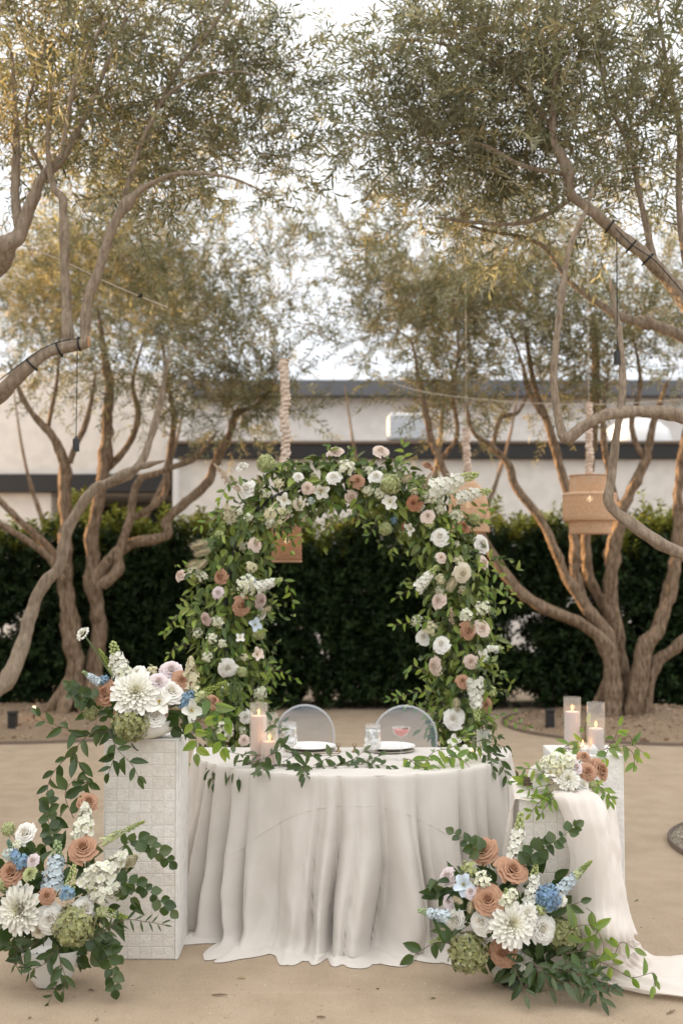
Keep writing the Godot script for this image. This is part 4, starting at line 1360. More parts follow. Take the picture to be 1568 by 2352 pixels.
func build_arch() -> void:
	var d := 7.2
	var ar := thing("flower_arch", "tall arch thickly covered in white, blush and rust flowers and green vines", "flower arch", at(790, 1963, d) * Vector3(1, 0, 1))
	var path := []
	var rad := []
	for q in garland_path():
		path.append(at(q[0], q[1], d))
		rad.append(q[2] * m_per(d) * 0.92)
	var s := spline(path, 8)
	var rr := spline_f(rad, 8)
	for side in [-0.07, 0.07]:
		var fb := MB.new()
		var w := []
		var r := []
		var ends := [Vector3(path[0].x, 0, -d), Vector3(path[path.size() - 1].x, 0, -d)]
		for q in [ends[0]] + s + [ends[1]]:
			w.append(q + Vector3(0, 0, side) - ar.position)
			r.append(0.011)
		fb.tube(w, r, 8)
		put(ar, "frame", fb.mesh(), M["black_metal"])
	# leaves: a pool, of which the foremost become parts
	var pool := []
	var tones := [Color(0.13, 0.18, 0.036), Color(0.18, 0.23, 0.046), Color(0.065, 0.105, 0.026), Color(0.21, 0.25, 0.06), Color(0.14, 0.17, 0.065), Color(0.08, 0.115, 0.04)]
	for i in 4800:
		var k := rng.randi() % s.size()
		var t: Vector3 = (s[mini(k + 1, s.size() - 1)] - s[maxi(k - 1, 0)]).normalized()
		var a := R(0, TAU)
		var n1 := t.cross(Vector3(0, 0, 1)).normalized()
		var out := (n1 * cos(a) + Vector3(0, 0, 1) * sin(a))
		var q := pow(rng.randf(), 0.45) * R(0.8, 1.12)
		var p: Vector3 = s[k] + out * rr[k] * q * Vector3(1, 1, 0.85) + t * R(-0.03, 0.03)
		var dir := (out * R(0.1, 1.0) + Vector3(0, -0.9, 0) * R(0.0, 1.2) + rdir() * 0.7).normalized()
		pool.append([p, dir, (out + Vector3(0, 0.4, 0.5) + rdir() * 0.6).normalized(), R(0.050, 0.088), rng.randi() % 3])
	# looser sprays that break the outline
	for i in 110:
		var k := rng.randi() % s.size()
		var t: Vector3 = (s[mini(k + 1, s.size() - 1)] - s[maxi(k - 1, 0)]).normalized()
		var n1 := t.cross(Vector3(0, 0, 1)).normalized()
		var a := R(0, TAU)
		var out := (n1 * cos(a) + Vector3(0, 0, 1) * sin(a) * 0.6).normalized()
		var p: Vector3 = s[k] + out * rr[k] * 0.8
		var dir := (out + rdir() * 0.7 + Vector3(0, R(-0.6, 0.6), 0)).normalized()
		var len := R(0.08, 0.24)
		var pts := []
		for j in 5:
			var f := j / 4.0
			pts.append(p + dir * len * f + Vector3(0, -0.06, 0) * f * f * R(0, 2.0))
		var kind := rng.randi() % 3
		for j in range(1, 5):
			for e in 2:
				var dd := (dir * 0.6 + rdir() + Vector3(0, -0.3, 0)).normalized()
				pool.append([pts[j], dd, (Vector3(0, 0.4, 1) + rdir() * 0.7).normalized(), R(0.035, 0.065) if kind != 2 else R(0.03, 0.04), kind])
		var sb := MB.new()
		if i < 60:
			var w := []
			for q in pts:
				w.append(q - ar.position)
			sb.tube(w, [0.0022, 0.002, 0.0018, 0.0015, 0.001], 4)
			put(ar, "stem", sb.mesh(), M["stem_green"])
	pool.sort_custom(func(x, y): return x[0].z + 0.35 * absf(x[0].y - 1.7) * 0.2 > y[0].z + 0.35 * absf(y[0].y - 1.7) * 0.2)
	var kinds := ["smilax", "ruscus", "broad"]
	var xf := {}
	var cc := {}
	var singles := 0
	for i in pool.size():
		var q = pool[i]
		var tf := Transform3D(frame(q[1], q[2], q[3]), q[0] - ar.position)
		if i % 3 == 0 and singles < 250:
			singles += 1
			put(ar, "leaf", leaf_mesh(kinds[q[4]], rng.randi() % 4), M["leaf_green_%d" % (rng.randi() % 5)], tf)
			continue
		var key := "%s_%d" % [kinds[q[4]], rng.randi() % 2]
		if not xf.has(key):
			xf[key] = []
			cc[key] = []
		xf[key].append(tf)
		cc[key].append(tones[rng.randi() % tones.size()] * R(0.9, 1.45))
	for key in xf:
		many(ar, "foliage", leaf_mesh(key.get_slice("_", 0), int(key.get_slice("_", 1))), M["garland_leaf"], xf[key], cc[key])
	# blooms: kind, colour, bearing, radius
	var blooms := [
		["rose", "white", 555, 1069, 18], ["hydrangea", "lime", 611, 1065, 20], ["rose", "white", 565, 1122, 20], ["panicle_hydrangea", "cream", 527, 1177, 27], ["rose", "blush", 588, 1250, 18],
		["rose", "blush", 412, 1321, 16], ["blossom_cluster", "white", 446, 1313, 15], ["blossom_cluster", "white", 464, 1324, 14], ["rose", "toffee", 505, 1325, 21], ["rose", "lavender", 501, 1362, 18],
		["blossom_cluster", "white", 567, 1345, 25], ["open_flower", "pale_blue", 572, 1335, 17], ["blossom_cluster", "cream", 635, 1182, 27], ["panicle_hydrangea", "white", 622, 1200, 20], ["rose", "cream", 687, 1158, 17], ["open_flower", "white", 653, 1148, 17],
		["rose", "white", 766, 1095, 20], ["rose", "blush", 769, 1035, 19], ["rose", "white", 685, 1095, 15], ["rose", "blush", 706, 1122, 16], ["open_flower", "white", 737, 1127, 19], ["blossom_cluster", "white", 795, 1075, 20],
		["blossom_cluster", "cream", 577, 1303, 15], ["blossom_cluster", "cream", 640, 1110, 15], ["rose", "blush", 874, 1034, 16], ["rose", "toffee", 983, 1068, 16], ["rose", "toffee", 821, 1104, 19], ["rose", "blush", 807, 1142, 20], ["rose", "white", 863, 1093, 17],
		["hydrangea", "lime", 896, 1112, 27], ["open_flower", "white", 896, 1153, 20], ["rose", "rust", 949, 1156, 19], ["rose", "blush", 982, 1185, 18], ["blossom_cluster", "white", 1048, 1185, 18], ["hydrangea", "lime", 1089, 1192, 16],
		["rose", "rust", 1064, 1208, 14], ["rose", "white", 1009, 1232, 20], ["rose", "white", 1108, 1248, 22], ["rose", "blush", 1112, 1291, 16], ["rose", "cream", 1063, 1318, 21], ["rose", "blush", 1013, 1280, 13], ["rose", "blush", 1005, 1380, 16],
		["blossom_cluster", "white", 1108, 1396, 21], ["open_flower", "white", 943, 1214, 19], ["hydrangea", "lime", 885, 1214, 16], ["blossom_cluster", "white", 847, 1126, 14], ["blossom_cluster", "white", 871, 1134, 15], ["rose", "rust", 929, 1214, 10],
		["blossom_cluster", "white", 957, 1427, 16], ["blossom_cluster", "cream", 987, 1443, 17], ["rose", "white", 971, 1463, 17], ["rose", "white", 1012, 1479, 20], ["rose", "toffee", 1077, 1449, 19], ["rose", "blush", 1108, 1443, 18], ["blossom_cluster", "white", 1070, 1413, 17],
		["rose", "blush", 1081, 1520, 20], ["open_flower", "white", 1106, 1507, 16], ["blossom_cluster", "pale_blue", 1138, 1492, 11], ["rose", "blush", 996, 1531, 18], ["rose", "toffee", 1062, 1564, 17], ["rose", "toffee", 1115, 1619, 19], ["rose", "white", 1041, 1650, 22], ["open_flower", "white", 1042, 1702, 14],
		["rose", "toffee", 557, 1392, 21], ["rose", "mauve", 601, 1380, 15], ["rose", "white", 603, 1411, 19], ["rose", "mauve", 471, 1422, 15], ["blossom_cluster", "white", 501, 1428, 15], ["open_flower", "pale_blue", 585, 1435, 16], ["hydrangea", "lime", 594, 1455, 16],
		["blossom_cluster", "white", 454, 1453, 16], ["blossom_cluster", "white", 487, 1466, 16], ["blossom_cluster", "white", 511, 1478, 11], ["blossom_cluster", "white", 476, 1508, 15], ["open_flower", "blush", 590, 1503, 16], ["rose", "white", 523, 1536, 23], ["hydrangea", "lime", 556, 1543, 13],
		["rose", "toffee", 491, 1616, 15], ["rose", "white", 565, 1648, 21], ["blossom_cluster", "white", 517, 1676, 26], ["blossom_cluster", "white", 600, 1590, 15], ["rose", "blush", 561, 1700, 13], ["open_flower", "white", 551, 1465, 13], ["blossom_cluster", "white", 452, 1850, 14], ["blossom_cluster", "cream", 1010, 1330, 12], ["blossom_cluster", "white", 1030, 1120, 20], ["blossom_cluster", "cream", 700, 1190, 14], ["blossom_cluster", "white", 985, 1140, 17], ["blossom_cluster", "pale_blue", 715, 1150, 11], ["blossom_cluster", "blue", 905, 1195, 10]]
	for i in 58:
		var k := rng.randi() % s.size()
		var a := R(0, TAU)
		var e := sqrt(rng.randf()) * 0.95
		var p: Vector3 = s[k] + Vector3(cos(a) * e, sin(a) * e, sqrt(1.0 - e * e) * 0.85) * rr[k]
		bloom(ar, "blossom_cluster", ["white", "cream", "white", "lime", "white"][i % 5], p, R(0.022, 0.040), (Vector3(cos(a) * e, sin(a) * e + 0.2, 1.0) + rdir() * 0.4).normalized())
	for q in blooms:
		var best := 1e9
		var hit := 0
		var w := at(q[2], q[3], d)
		for k in s.size():
			var dd: float = w.distance_squared_to(s[k])
			if dd < best:
				best = dd
				hit = k
		var off: float = minf(1.0, sqrt(best) / rr[hit])
		var fwd: float = rr[hit] * sqrt(maxf(0.05, 1.0 - off * off)) * 0.85 + 0.03
		var dist := d - fwd
		var out: Vector3 = (w - s[hit]) / rr[hit]
		var face: Vector3 = (Vector3(0, 0.12, 0.9) + out * 0.9 + rdir() * 0.35).normalized()
		bloom(ar, q[0], q[1], at(q[2], q[3], dist), q[4] * m_per(dist) * R(0.9, 1.22), face)
	for q in [[440, 1256, 478, 1246], [448, 1272, 484, 1262], [430, 1302, 458, 1288], [455, 1306, 476, 1284], [1030, 1355, 1046, 1325], [1050, 1632, 1046, 1602], [603, 1405, 622, 1392], [925, 1105, 946, 1090]]:
		reach(ar, "bunny_tail_grass", "grass_tail", at(q[2], q[3], 7.02), at(q[0], q[1], 6.98), 1.5)
	for q in [[990, 1124, 1096, 1088], [1050, 1142, 1128, 1126], [958, 1352, 1003, 1300], [1088, 1560, 1096, 1655], [590, 1350, 648, 1330], [1120, 1490, 1156, 1488]]:
		reach(ar, "flower_spire", "white", at(q[0], q[1], 7.0), at(q[2], q[3], 6.95), 1.3)
	for q in [[535, 1120, 492, 1065], [555, 1135, 528, 1090], [1040, 1440, 1034, 1395], [600, 1120, 590, 1090], [970, 1130, 990, 1085]]:
		reach(ar, "astilbe_plume", "astilbe", at(q[0], q[1], 7.05), at(q[2], q[3], 7.0), 1.0)
	# drooping amaranth tassels
	for q in [[540, 1560, 544, 1625], [548, 1570, 556, 1630], [530, 1565, 530, 1610], [552, 1190, 545, 1240], [562, 1195, 560, 1235]]:
		var b := MB.new()
		for k in 60:
			var f := k / 59.0
			b.ball(at(q[0], q[1], 6.96).lerp(at(q[2], q[3], 6.96), f) - ar.position + rdir() * 0.008, Vector3.ONE * R(0.004, 0.007), 5, 3)
		put(ar, "amaranth", b.mesh(), M["leaf_green_4"])
	# sprays that stand clear of the arch
	var f := Vector3(0, 0.3, 1)
	for q in [[[1110, 1300], [1150, 1330], [1165, 1372], [1150, 1400]], [[1110, 1360], [1155, 1352], [1188, 1385]], [[980, 1345], [945, 1352], [908, 1374]], [[1000, 1425], [950, 1430], [905, 1435]], [[1000, 1590], [955, 1590], [896, 1608]], [[985, 1545], [945, 1528], [935, 1545]],
		[[1085, 1660], [1130, 1640], [1170, 1655], [1212, 1668]], [[640, 1320], [662, 1345], [672, 1385]], [[590, 1545], [640, 1540], [680, 1562]], [[600, 1510], [628, 1540], [622, 1580]], [[430, 1400], [402, 1420], [390, 1445]], [[440, 1480], [405, 1485], [388, 1505]], [[1000, 1640], [950, 1622], [912, 1600]],
		[[920, 1080], [928, 1050], [924, 1022]], [[880, 1180], [860, 1205], [845, 1235]], [[760, 1140], [765, 1180], [755, 1215]], [[700, 1170], [702, 1210], [690, 1240]], [[820, 1140], [822, 1180], [838, 1215]], [[1105, 1200], [1120, 1165], [1118, 1140]], [[560, 1120], [530, 1105], [505, 1150]], [[520, 1170], [480, 1195], [455, 1210]], [[640, 1150], [650, 1210], [670, 1245]]]:
		var pts := []
		for p in q:
			pts.append(at(p[0], p[1], 7.0))
		vine(ar, pts, ["smilax", "ruscus", "smilax"][rng.randi() % 3] if q[0][0] > 540 else "ruscus", 0.062, 0.030, "leaf_green", 0.3, f)

# ------------------------------------------------------------------ the table
const TC := Vector3(0.052, 0.765, -6.38)
const TA := 0.805
const TB := 0.86

func table_edge(s: float) -> Array:
	if s <= 0.78:
		var th := s / 0.78 * PI
		var c := cos(th)
		var si := sin(th)
		var p := Vector3(signf(c) * pow(absf(c), 0.94) * TA, 0, pow(si, 0.94) * TB)
		return [p, Vector3(c / TA, 0, si / TB).normalized()]
	var f := (s - 0.78) / 0.22
	var n := Vector3(0, 0, -1)
	var e := minf(f, 1 - f)
	if e < 0.12:
		n = Vector3(-1.0 if f < 0.5 else 1.0, 0, 0).lerp(n, e / 0.12).normalized()
	return [Vector3(lerpf(-TA, TA, f), 0, 0), n]

func fold_at(s: float) -> float:
	var w := s + 0.012 * sin(s * 31.0) + 0.008 * sin(s * 57.0 + 1.0)
	var a := pow(absf(sin(w * PI * 22.0 + 1.3 + 0.7 * sin(w * 11.0))), 0.72)
	var b := pow(absf(sin(w * PI * 29.0 + 0.4 + 1.4 * sin(w * 14.0 + 1.0))), 0.8)
	var c := cos(w * TAU * 37.0 + 2.0)
	# rounded ridges with tight valleys between them, some deep and some shallow
	return (1.7 * a - 1.1) * (0.70 + 0.26 * sin(w * 23.0)) + (0.9 * b - 0.5) * (0.42 + 0.3 * sin(w * 17.0 + 2.0)) + 0.05 * c

var crease: FastNoiseLite
func cloth_noise(s: float, v: float) -> float:
	if crease == null:
		crease = FastNoiseLite.new()
		crease.frequency = 1.0
		crease.fractal_octaves = 3
		crease.seed = 19
	return crease.get_noise_2d(s * 42.0, v * 3.0) * 0.014 + crease.get_noise_2d(s * 16.0 + 7.0, v * 1.2) * 0.030

func cloth_at(s: float, v: float) -> Vector3:
	# v: 0 top edge .. 1 floor .. 1.25 hem lying on the ground
	var e := table_edge(s)
	var n: Vector3 = e[1]
	var drop := minf(v, 1.0)
	var f := fold_at(s + 0.012 * sin(v * 2.6 + s * 20.0) * v)
	var amp := 0.004 + 0.150 * pow(drop, 1.1)
	amp *= 1.0 - 0.4 * smoothstep(0.82, 1.1, v)
	var out := 0.006 + 0.085 * pow(drop, 1.3) + f * amp + cloth_noise(s, v) * drop
	var y := TC.y * (1.0 - drop)
	if v < 0.02:
		out -= 0.006 * (1 - v / 0.02)
	var sway := n.cross(Vector3.UP) * 0.016 * sin(v * 5.0 + s * 43.0) * drop
	if v > 0.9:
		# the last of it slumps and runs out over the ground
		var lie := (v - 0.9) / 0.35
		var reach_out := 0.5 + 0.35 * sin(s * 37.0 + 0.8) * cos(s * 13.0) + 0.22 * sin(s * 83.0 + 2.0) + 0.10 * sin(s * 171.0)
		out += lie * lie * (0.03 + 0.19 * reach_out) + lie * 0.02
		y = maxf(TC.y * 0.1 * pow(maxf(0, 1 - lie * 1.7), 2.0), 0.0025 + 0.034 * pow(maxf(0, 0.5 + 0.5 * f), 1.4) * (1 - lie) + 0.020 * maxf(0.0, sin(s * 150.0 + lie * 5.0 + 2.0 * sin(s * 40.0))) * lie * (1 - lie) * 2.0)
	return TC * Vector3(1, 0, 1) + e[0] + n * out + sway + Vector3(0, y, 0)

func build_table() -> void:
	# what stands under the cloth
	var tb := thing("sweetheart_table", "half round table standing under the long taupe cloth", "table", TC * Vector3(1, 0, 1))
	var b := MB.new()
	var poly := []
	var low := []
	for k in 41:
		var e := table_edge(0.78 * k / 40)
		poly.append(e[0] * 0.985 + Vector3(0, TC.y - 0.006, 0.006))
		low.append(e[0] * 0.985 + Vector3(0, TC.y - 0.03, 0.006))
	var rev := poly.duplicate()
	rev.reverse()
	b.flat(poly)
	b.flat(low)
	poly.append(poly[0])
	low.append(low[0])
	b.grid([PackedVector3Array(low), PackedVector3Array(poly)])
	put(tb, "tabletop", b.mesh(), M["cut_wood"])
	for q in [[-0.62, 0.08], [0.62, 0.08], [-0.3, 0.62], [0.3, 0.62]]:
		var l := MB.new()
		l.tube([Vector3(q[0], 0, q[1]), Vector3(q[0], TC.y - 0.032, q[1])], [0.016, 0.016], 10)
		put(tb, "leg", l.mesh(), M["grey_metal"])
	# the cloth
	var cl := thing("tablecloth", "floor length pale taupe cloth falling in soft folds over the table", "tablecloth", TC * Vector3(1, 0, 1))
	var n := 520
	var rows := []
	var noise := FastNoiseLite.new()
	noise.frequency = 2.2
	noise.seed = 4
	for i in 9:
		var f := 1.0 - pow(1.0 - i / 8.0, 1.6)
		var row := PackedVector3Array()
		for k in n:
			var e := table_edge(float(k) / n)
			var p: Vector3 = e[0] * f + (1 - f) * Vector3(0, 0, 0.35)
			row.append(p + Vector3(0, TC.y + (noise.get_noise_2d(p.x * 2, p.z * 2) * 0.0015 if i < 8 else -0.002), 0))
		rows.append(row)
	var vs := [0.004, 0.010, 0.02, 0.04, 0.07, 0.11, 0.16, 0.22, 0.28, 0.34, 0.4, 0.46, 0.52, 0.58, 0.64, 0.7, 0.75, 0.8, 0.84, 0.88, 0.91, 0.935, 0.96, 0.985, 1.01, 1.035, 1.06, 1.09, 1.12, 1.16, 1.2, 1.25]
	for v in vs:
		var row := PackedVector3Array()
		for k in n:
			row.append(cloth_at(float(k) / n, v) - cl.position)
		rows.append(row)
	rows.reverse()
	var cb := MB.new()
	cb.grid(rows, Color.WHITE, true)
	put(cl, "cloth", cb.mesh(), M["tablecloth"])
	var sb := MB.new()
	var pts := []
	var rad := []
	for k in 70:
		var th := PI / 2 - 0.82 + 1.64 * k / 69.0
		var v := 0.17 + 0.33 * pow((th - PI / 2) / 0.66, 2.0)
		var s := th / PI * 0.78
		var p := cloth_at(s, v)
		pts.append(p - cl.position + (p - TC * Vector3(1, 0, 1)).normalized() * Vector3(1, 0, 1) * 0.0006)
		rad.append(0.0013)
	sb.tube(pts, rad, 5)
	put(cl, "seam", sb.mesh(), M["tablecloth"])
	# two clear chairs
	chair("acrylic_chair", "clear acrylic chair with a round back, behind the left place setting", at(701, 1700, 6.78), 0.158)
	chair("acrylic_chair", "clear acrylic chair with a round back, behind the coupe of pink drink", at(929, 1700, 6.74), 0.172)
	# place settings
	plate("plate", "white dinner plate with a menu card lying on it", Vector3(at(712, 1716, 6.25).x, TC.y, -6.25), true)
	plate("plate", "bare white dinner plate behind the pink drink", Vector3(at(894, 1714, 6.25).x, TC.y, -6.25), false)
	goblet("water_glass", "stemmed glass of iced water beside the left plate", Vector3(at(664, 1730, 6.05).x, TC.y, -6.05))
	goblet("water_glass", "stemmed glass of iced water in front of the right plate", Vector3(at(856, 1742, 5.96).x, TC.y, -5.96))
	coupe("coupe_glass", "coupe glass of pink drink with a dark berry", Vector3(at(921, 1740, 5.96).x, TC.y, -5.96))
	for k in 2:
		var x: float = [777, 814][k]
		var c := thing("card_holder", ["small bronze card holder right of the left plate", "small bronze card holder left of the right plate"][k], "card holder", Vector3(at(x, 1720, 6.2).x, TC.y, -6.2))
		var h := MB.new()
		h.lathe([Vector2(0.0, 0.0), Vector2(0.014, 0.0), Vector2(0.015, 0.004), Vector2(0.006, 0.012), Vector2(0.004, 0.025), Vector2(0.008, 0.03), Vector2(0.0, 0.033)], 14)
		put(c, "base", h.mesh(), M["bronze"])
		var u := MB.new()
		for s in [-1, 1]:
			u.tube([Vector3(0.004 * s, 0.028, 0), Vector3(0.010 * s, 0.04, 0), Vector3(0.004 * s, 0.047, 0)], [0.002, 0.002, 0.001], 6)
		put(c, "clip", u.mesh(), M["bronze"])
	var kn := thing("napkin", "folded taupe napkin with a dark fork half under the left plate", "napkin", Vector3(at(745, 1728, 6.12).x, TC.y, -6.12))
	var nb := MB.new()
	nb.box(Vector3(0.14, 0.007, 0.075), Vector3(0, 0.0035, 0), 0.003)
	put(kn, "cloth", nb.mesh(), M["napkin"])
	var fk := MB.new()
	fk.box(Vector3(0.13, 0.003, 0.008), Vector3(0.01, 0.0088, 0.02), 0.001)
	put(kn, "fork", fk.mesh(), M["bronze"])
	# candles and tealights
	candle("candle", "tall pink pillar candle burning in a clear cylinder at the left of the table", Vector3(at(594, 1752, 5.86).x, TC.y, -5.86), 0.043, 0.285, 0.037, 0.225, "wax_pink")
	candle("candle", "short pink candle in a clear cylinder behind the vine on the table", Vector3(at(619, 1760, 5.78).x, TC.y, -5.78), 0.040, 0.245, 0.033, 0.115, "wax_pink")
	tealight("tealight", "tealight in a clear cup among leaves at the right end of the table", Vector3(at(1086, 1738, 6.02).x, TC.y, -6.02))
	var tg := thing("tumbler", "tall clear glass standing among leaves at the right end of the table", "glass", Vector3(at(1111, 1735, 6.1).x, TC.y, -6.1))
	var gb := MB.new()
	gb.lathe([Vector2(0, 0.002), Vector2(0.034, 0.002), Vector2(0.036, 0.006), Vector2(0.039, 0.125), Vector2(0.0375, 0.125), Vector2(0.034, 0.012), Vector2(0, 0.012)], 28)
	put(tg, "glass", gb.mesh(), M["clear_glass"])
	var of := thing("white_flower", "single white open flower lying on the cloth at the right end of the table", "flower", Vector3(at(1062, 1730, 5.95).x, TC.y + 0.02, -5.95))
	bloom(of, "open_flower", "white", of.position + Vector3(0, 0.01, 0), 0.045, Vector3(0.1, 0.5, 0.9))
	# trailing leaves laid over the cloth
	var y := TC.y + 0.018
	var l := thing("leaf_garland", "dark leafy vine trailing over the left front of the tablecloth", "garland", Vector3(at(600, 1770, 5.6).x, TC.y, -5.75))
	var fc := Vector3(0, 0.75, 0.65)
	for q in [[[470, 1745, 6.15], [500, 1760, 5.98], [560, 1756, 5.84], [640, 1758, 5.75], [720, 1763, 5.70], [800, 1757, 5.72]], [[560, 1755, 5.82], [610, 1740, 5.75], [655, 1705, 5.70], [625, 1655, 5.72]], [[500, 1750, 5.95], [488, 1772, 5.85], [490, 1800, 5.82]], [[520, 1756, 5.85], [545, 1775, 5.72], [548, 1790, 5.68]], [[590, 1752, 5.75], [605, 1765, 5.60], [600, 1775, 5.55]], [[690, 1757, 5.72], [700, 1770, 5.56], [697, 1785, 5.5]], [[720, 1758, 5.72], [770, 1735, 5.80], [790, 1750, 5.8]], [[600, 1735, 5.7], [570, 1735, 5.7], [530, 1728, 5.75]], [[650, 1750, 5.72], [690, 1730, 5.68], [720, 1738, 5.64]]]:
		var w := []
		for p in q:
			w.append(at(p[0], p[1], p[2]))
		vine(l, w, "smilax", 0.078, 0.030, "leaf_dark", 0.5, fc)
	var c2 := thing("leaf_sprig", "grey green leafy sprig lying on the cloth in front of the right plate", "garland", Vector3(at(840, 1755, 5.8).x, TC.y, -5.8))
	for q in [[[780, 1752, 5.82], [820, 1756, 5.74], [870, 1757, 5.72], [895, 1760, 5.7]], [[800, 1750, 5.8], [820, 1738, 5.86], [835, 1725, 5.88]], [[830, 1752, 5.76], [860, 1740, 5.76], [874, 1735, 5.74]]]:
		var w := []
		for p in q:
			w.append(at(p[0], p[1], p[2]))
		vine(c2, w, "ruscus", 0.074, 0.024, "leaf_dark", 0.15, fc)
	var r := thing("leaf_garland", "bright green leafy vine over the right front of the tablecloth and down its side", "garland", Vector3(at(1050, 1750, 5.9).x, TC.y, -5.9))
	for q in [[[925, 1742, 5.78], [965, 1748, 5.74], [1010, 1742, 5.74], [1060, 1735, 5.8], [1110, 1715, 5.95]], [[940, 1745, 5.76], [965, 1762, 5.68], [985, 1762, 5.66]], [[980, 1742, 5.72], [1000, 1725, 5.74], [1040, 1715, 5.8], [1075, 1680, 5.9]], [[1030, 1735, 5.74], [1060, 1745, 5.72], [1080, 1765, 5.75]]]:
		var w := []
		for p in q:
			w.append(at(p[0], p[1], p[2]))
		vine(r, w, "smilax", 0.075, 0.026, "leaf_green", 0.35, fc)
	for q in [[[1090, 1712, 5.98], [1125, 1728, 5.95], [1150, 1748, 5.92], [1160, 1780, 5.9], [1172, 1800, 5.9]], [[1110, 1715, 5.9], [1135, 1710, 5.95], [1158, 1715, 5.95]], [[1105, 1730, 5.9], [1125, 1745, 5.86], [1132, 1770, 5.84]], [[1085, 1705, 5.95], [1110, 1700, 5.9], [1140, 1695, 5.9]]]:
		var w := []
		for p in q:
			w.append(at(p[0], p[1], p[2]))
		vine(r, w, "smilax", 0.07, 0.026, "leaf_dark", 0.5, fc)

func chair(called: String, label: String, where: Vector3, half: float) -> void:
	var c := thing(called, label, "chair", Vector3(where.x, 0, where.z), "clear chairs at the table")
	var rise := 0.945
	var outline := []
	for k in 33:
		var a := PI * k / 32
		outline.append(Vector3(cos(a) * half, rise - half * 1.02 + sin(a) * half * 1.02, 0))
	outline = [Vector3(half * 1.0, 0.60, 0)] + outline + [Vector3(-half * 1.0, 0.60, 0)]
	outline = [Vector3(half * 0.7, 0.50, 0)] + outline + [Vector3(-half * 0.7, 0.50, 0)]
	var b := MB.new()
	b.flat(outline)
	put(c, "backrest", b.mesh(), M["acrylic"], Transform3D(Basis(Vector3.RIGHT, 0.10), Vector3(0, 0, -0.045)))
	var e := MB.new()
	var rad := []
	for q in outline:
		rad.append(0.0065)
	e.tube(outline, rad, 8)
	put(c, "back_rim", e.mesh(), M["acrylic_edge"], Transform3D(Basis(Vector3.RIGHT, 0.10), Vector3(0, 0, -0.045)))
	var s := MB.new()
	s.box(Vector3(half * 2.1, 0.02, 0.38), Vector3(0, 0.46, 0.17), 0.008)
	put(c, "seat", s.mesh(), M["acrylic_edge"])
	for q in [[-1, 0.0], [1, 0.0], [-1, 0.34], [1, 0.34]]:
		var l := MB.new()
		l.tube([Vector3(q[0] * half * 0.95, 0.45, q[1]), Vector3(q[0] * half * 1.05, 0, q[1] + (0.03 if q[1] > 0.1 else -0.05))], [0.017, 0.012], 10)
		put(c, "leg", l.mesh(), M["acrylic_edge"])

func plate(called: String, label: String, where: Vector3, card: bool) -> void:
	var c := thing(called, label, "plate", where, "dinner plates on the table")
	var b := MB.new()
	b.lathe([Vector2(0, 0.001), Vector2(0.10, 0.001), Vector2(0.128, 0.006), Vector2(0.129, 0.009), Vector2(0.124, 0.010), Vector2(0, 0.008)], 48)
	put(c, "charger", b.mesh(), M["charger"])
	var d := MB.new()
	d.lathe([Vector2(0, 0.0105), Vector2(0.075, 0.0105), Vector2(0.085, 0.013), Vector2(0.130, 0.026), Vector2(0.132, 0.0275), Vector2(0.130, 0.029), Vector2(0.088, 0.018), Vector2(0.08, 0.016), Vector2(0, 0.016)], 56)
	put(c, "dish", d.mesh(), M["porcelain"])
	if card:
		var p := MB.new()
		p.box(Vector3(0.10, 0.0012, 0.15), Vector3(0.0, 0.0175, 0.0), 0.0003, Color.WHITE, Basis(Vector3.UP, 0.35))
		put(c, "menu_card", p.mesh(), M["paper"])

func goblet(called: String, label: String, where: Vector3) -> void:
	var c := thing(called, label, "glass", where, "water glasses on the table")
	var g := MB.new()
	g.lathe([Vector2(0, 0.001), Vector2(0.034, 0.001), Vector2(0.034, 0.003), Vector2(0.008, 0.008), Vector2(0.005, 0.018), Vector2(0.006, 0.036), Vector2(0.022, 0.046), Vector2(0.038, 0.066), Vector2(0.0425, 0.095), Vector2(0.0405, 0.135), Vector2(0.0375, 0.172), Vector2(0.0363, 0.172), Vector2(0.0393, 0.135), Vector2(0.0412, 0.095), Vector2(0.0368, 0.067), Vector2(0.02, 0.049), Vector2(0, 0.045)], 36)
	put(c, "bowl_and_stem", g.mesh(), M["clear_glass"])
	var w := MB.new()
	w.lathe([Vector2(0, 0.0455), Vector2(0.0195, 0.0495), Vector2(0.0362, 0.0675), Vector2(0.0406, 0.095), Vector2(0.0388, 0.135), Vector2(0.0378, 0.147), Vector2(0, 0.147)], 32)
	put(c, "water", w.mesh(), M["water"])
	for k in 4:
		var i := MB.new()
		i.box(Vector3.ONE * 0.021, Vector3(R(-0.012, 0.012), 0.134 - 0.016 * k, R(-0.012, 0.012)), 0.004, Color.WHITE, Basis.from_euler(Vector3(R(0, 3), R(0, 3), R(0, 3))))
		put(c, "ice_cube", i.mesh(), M["ice"])

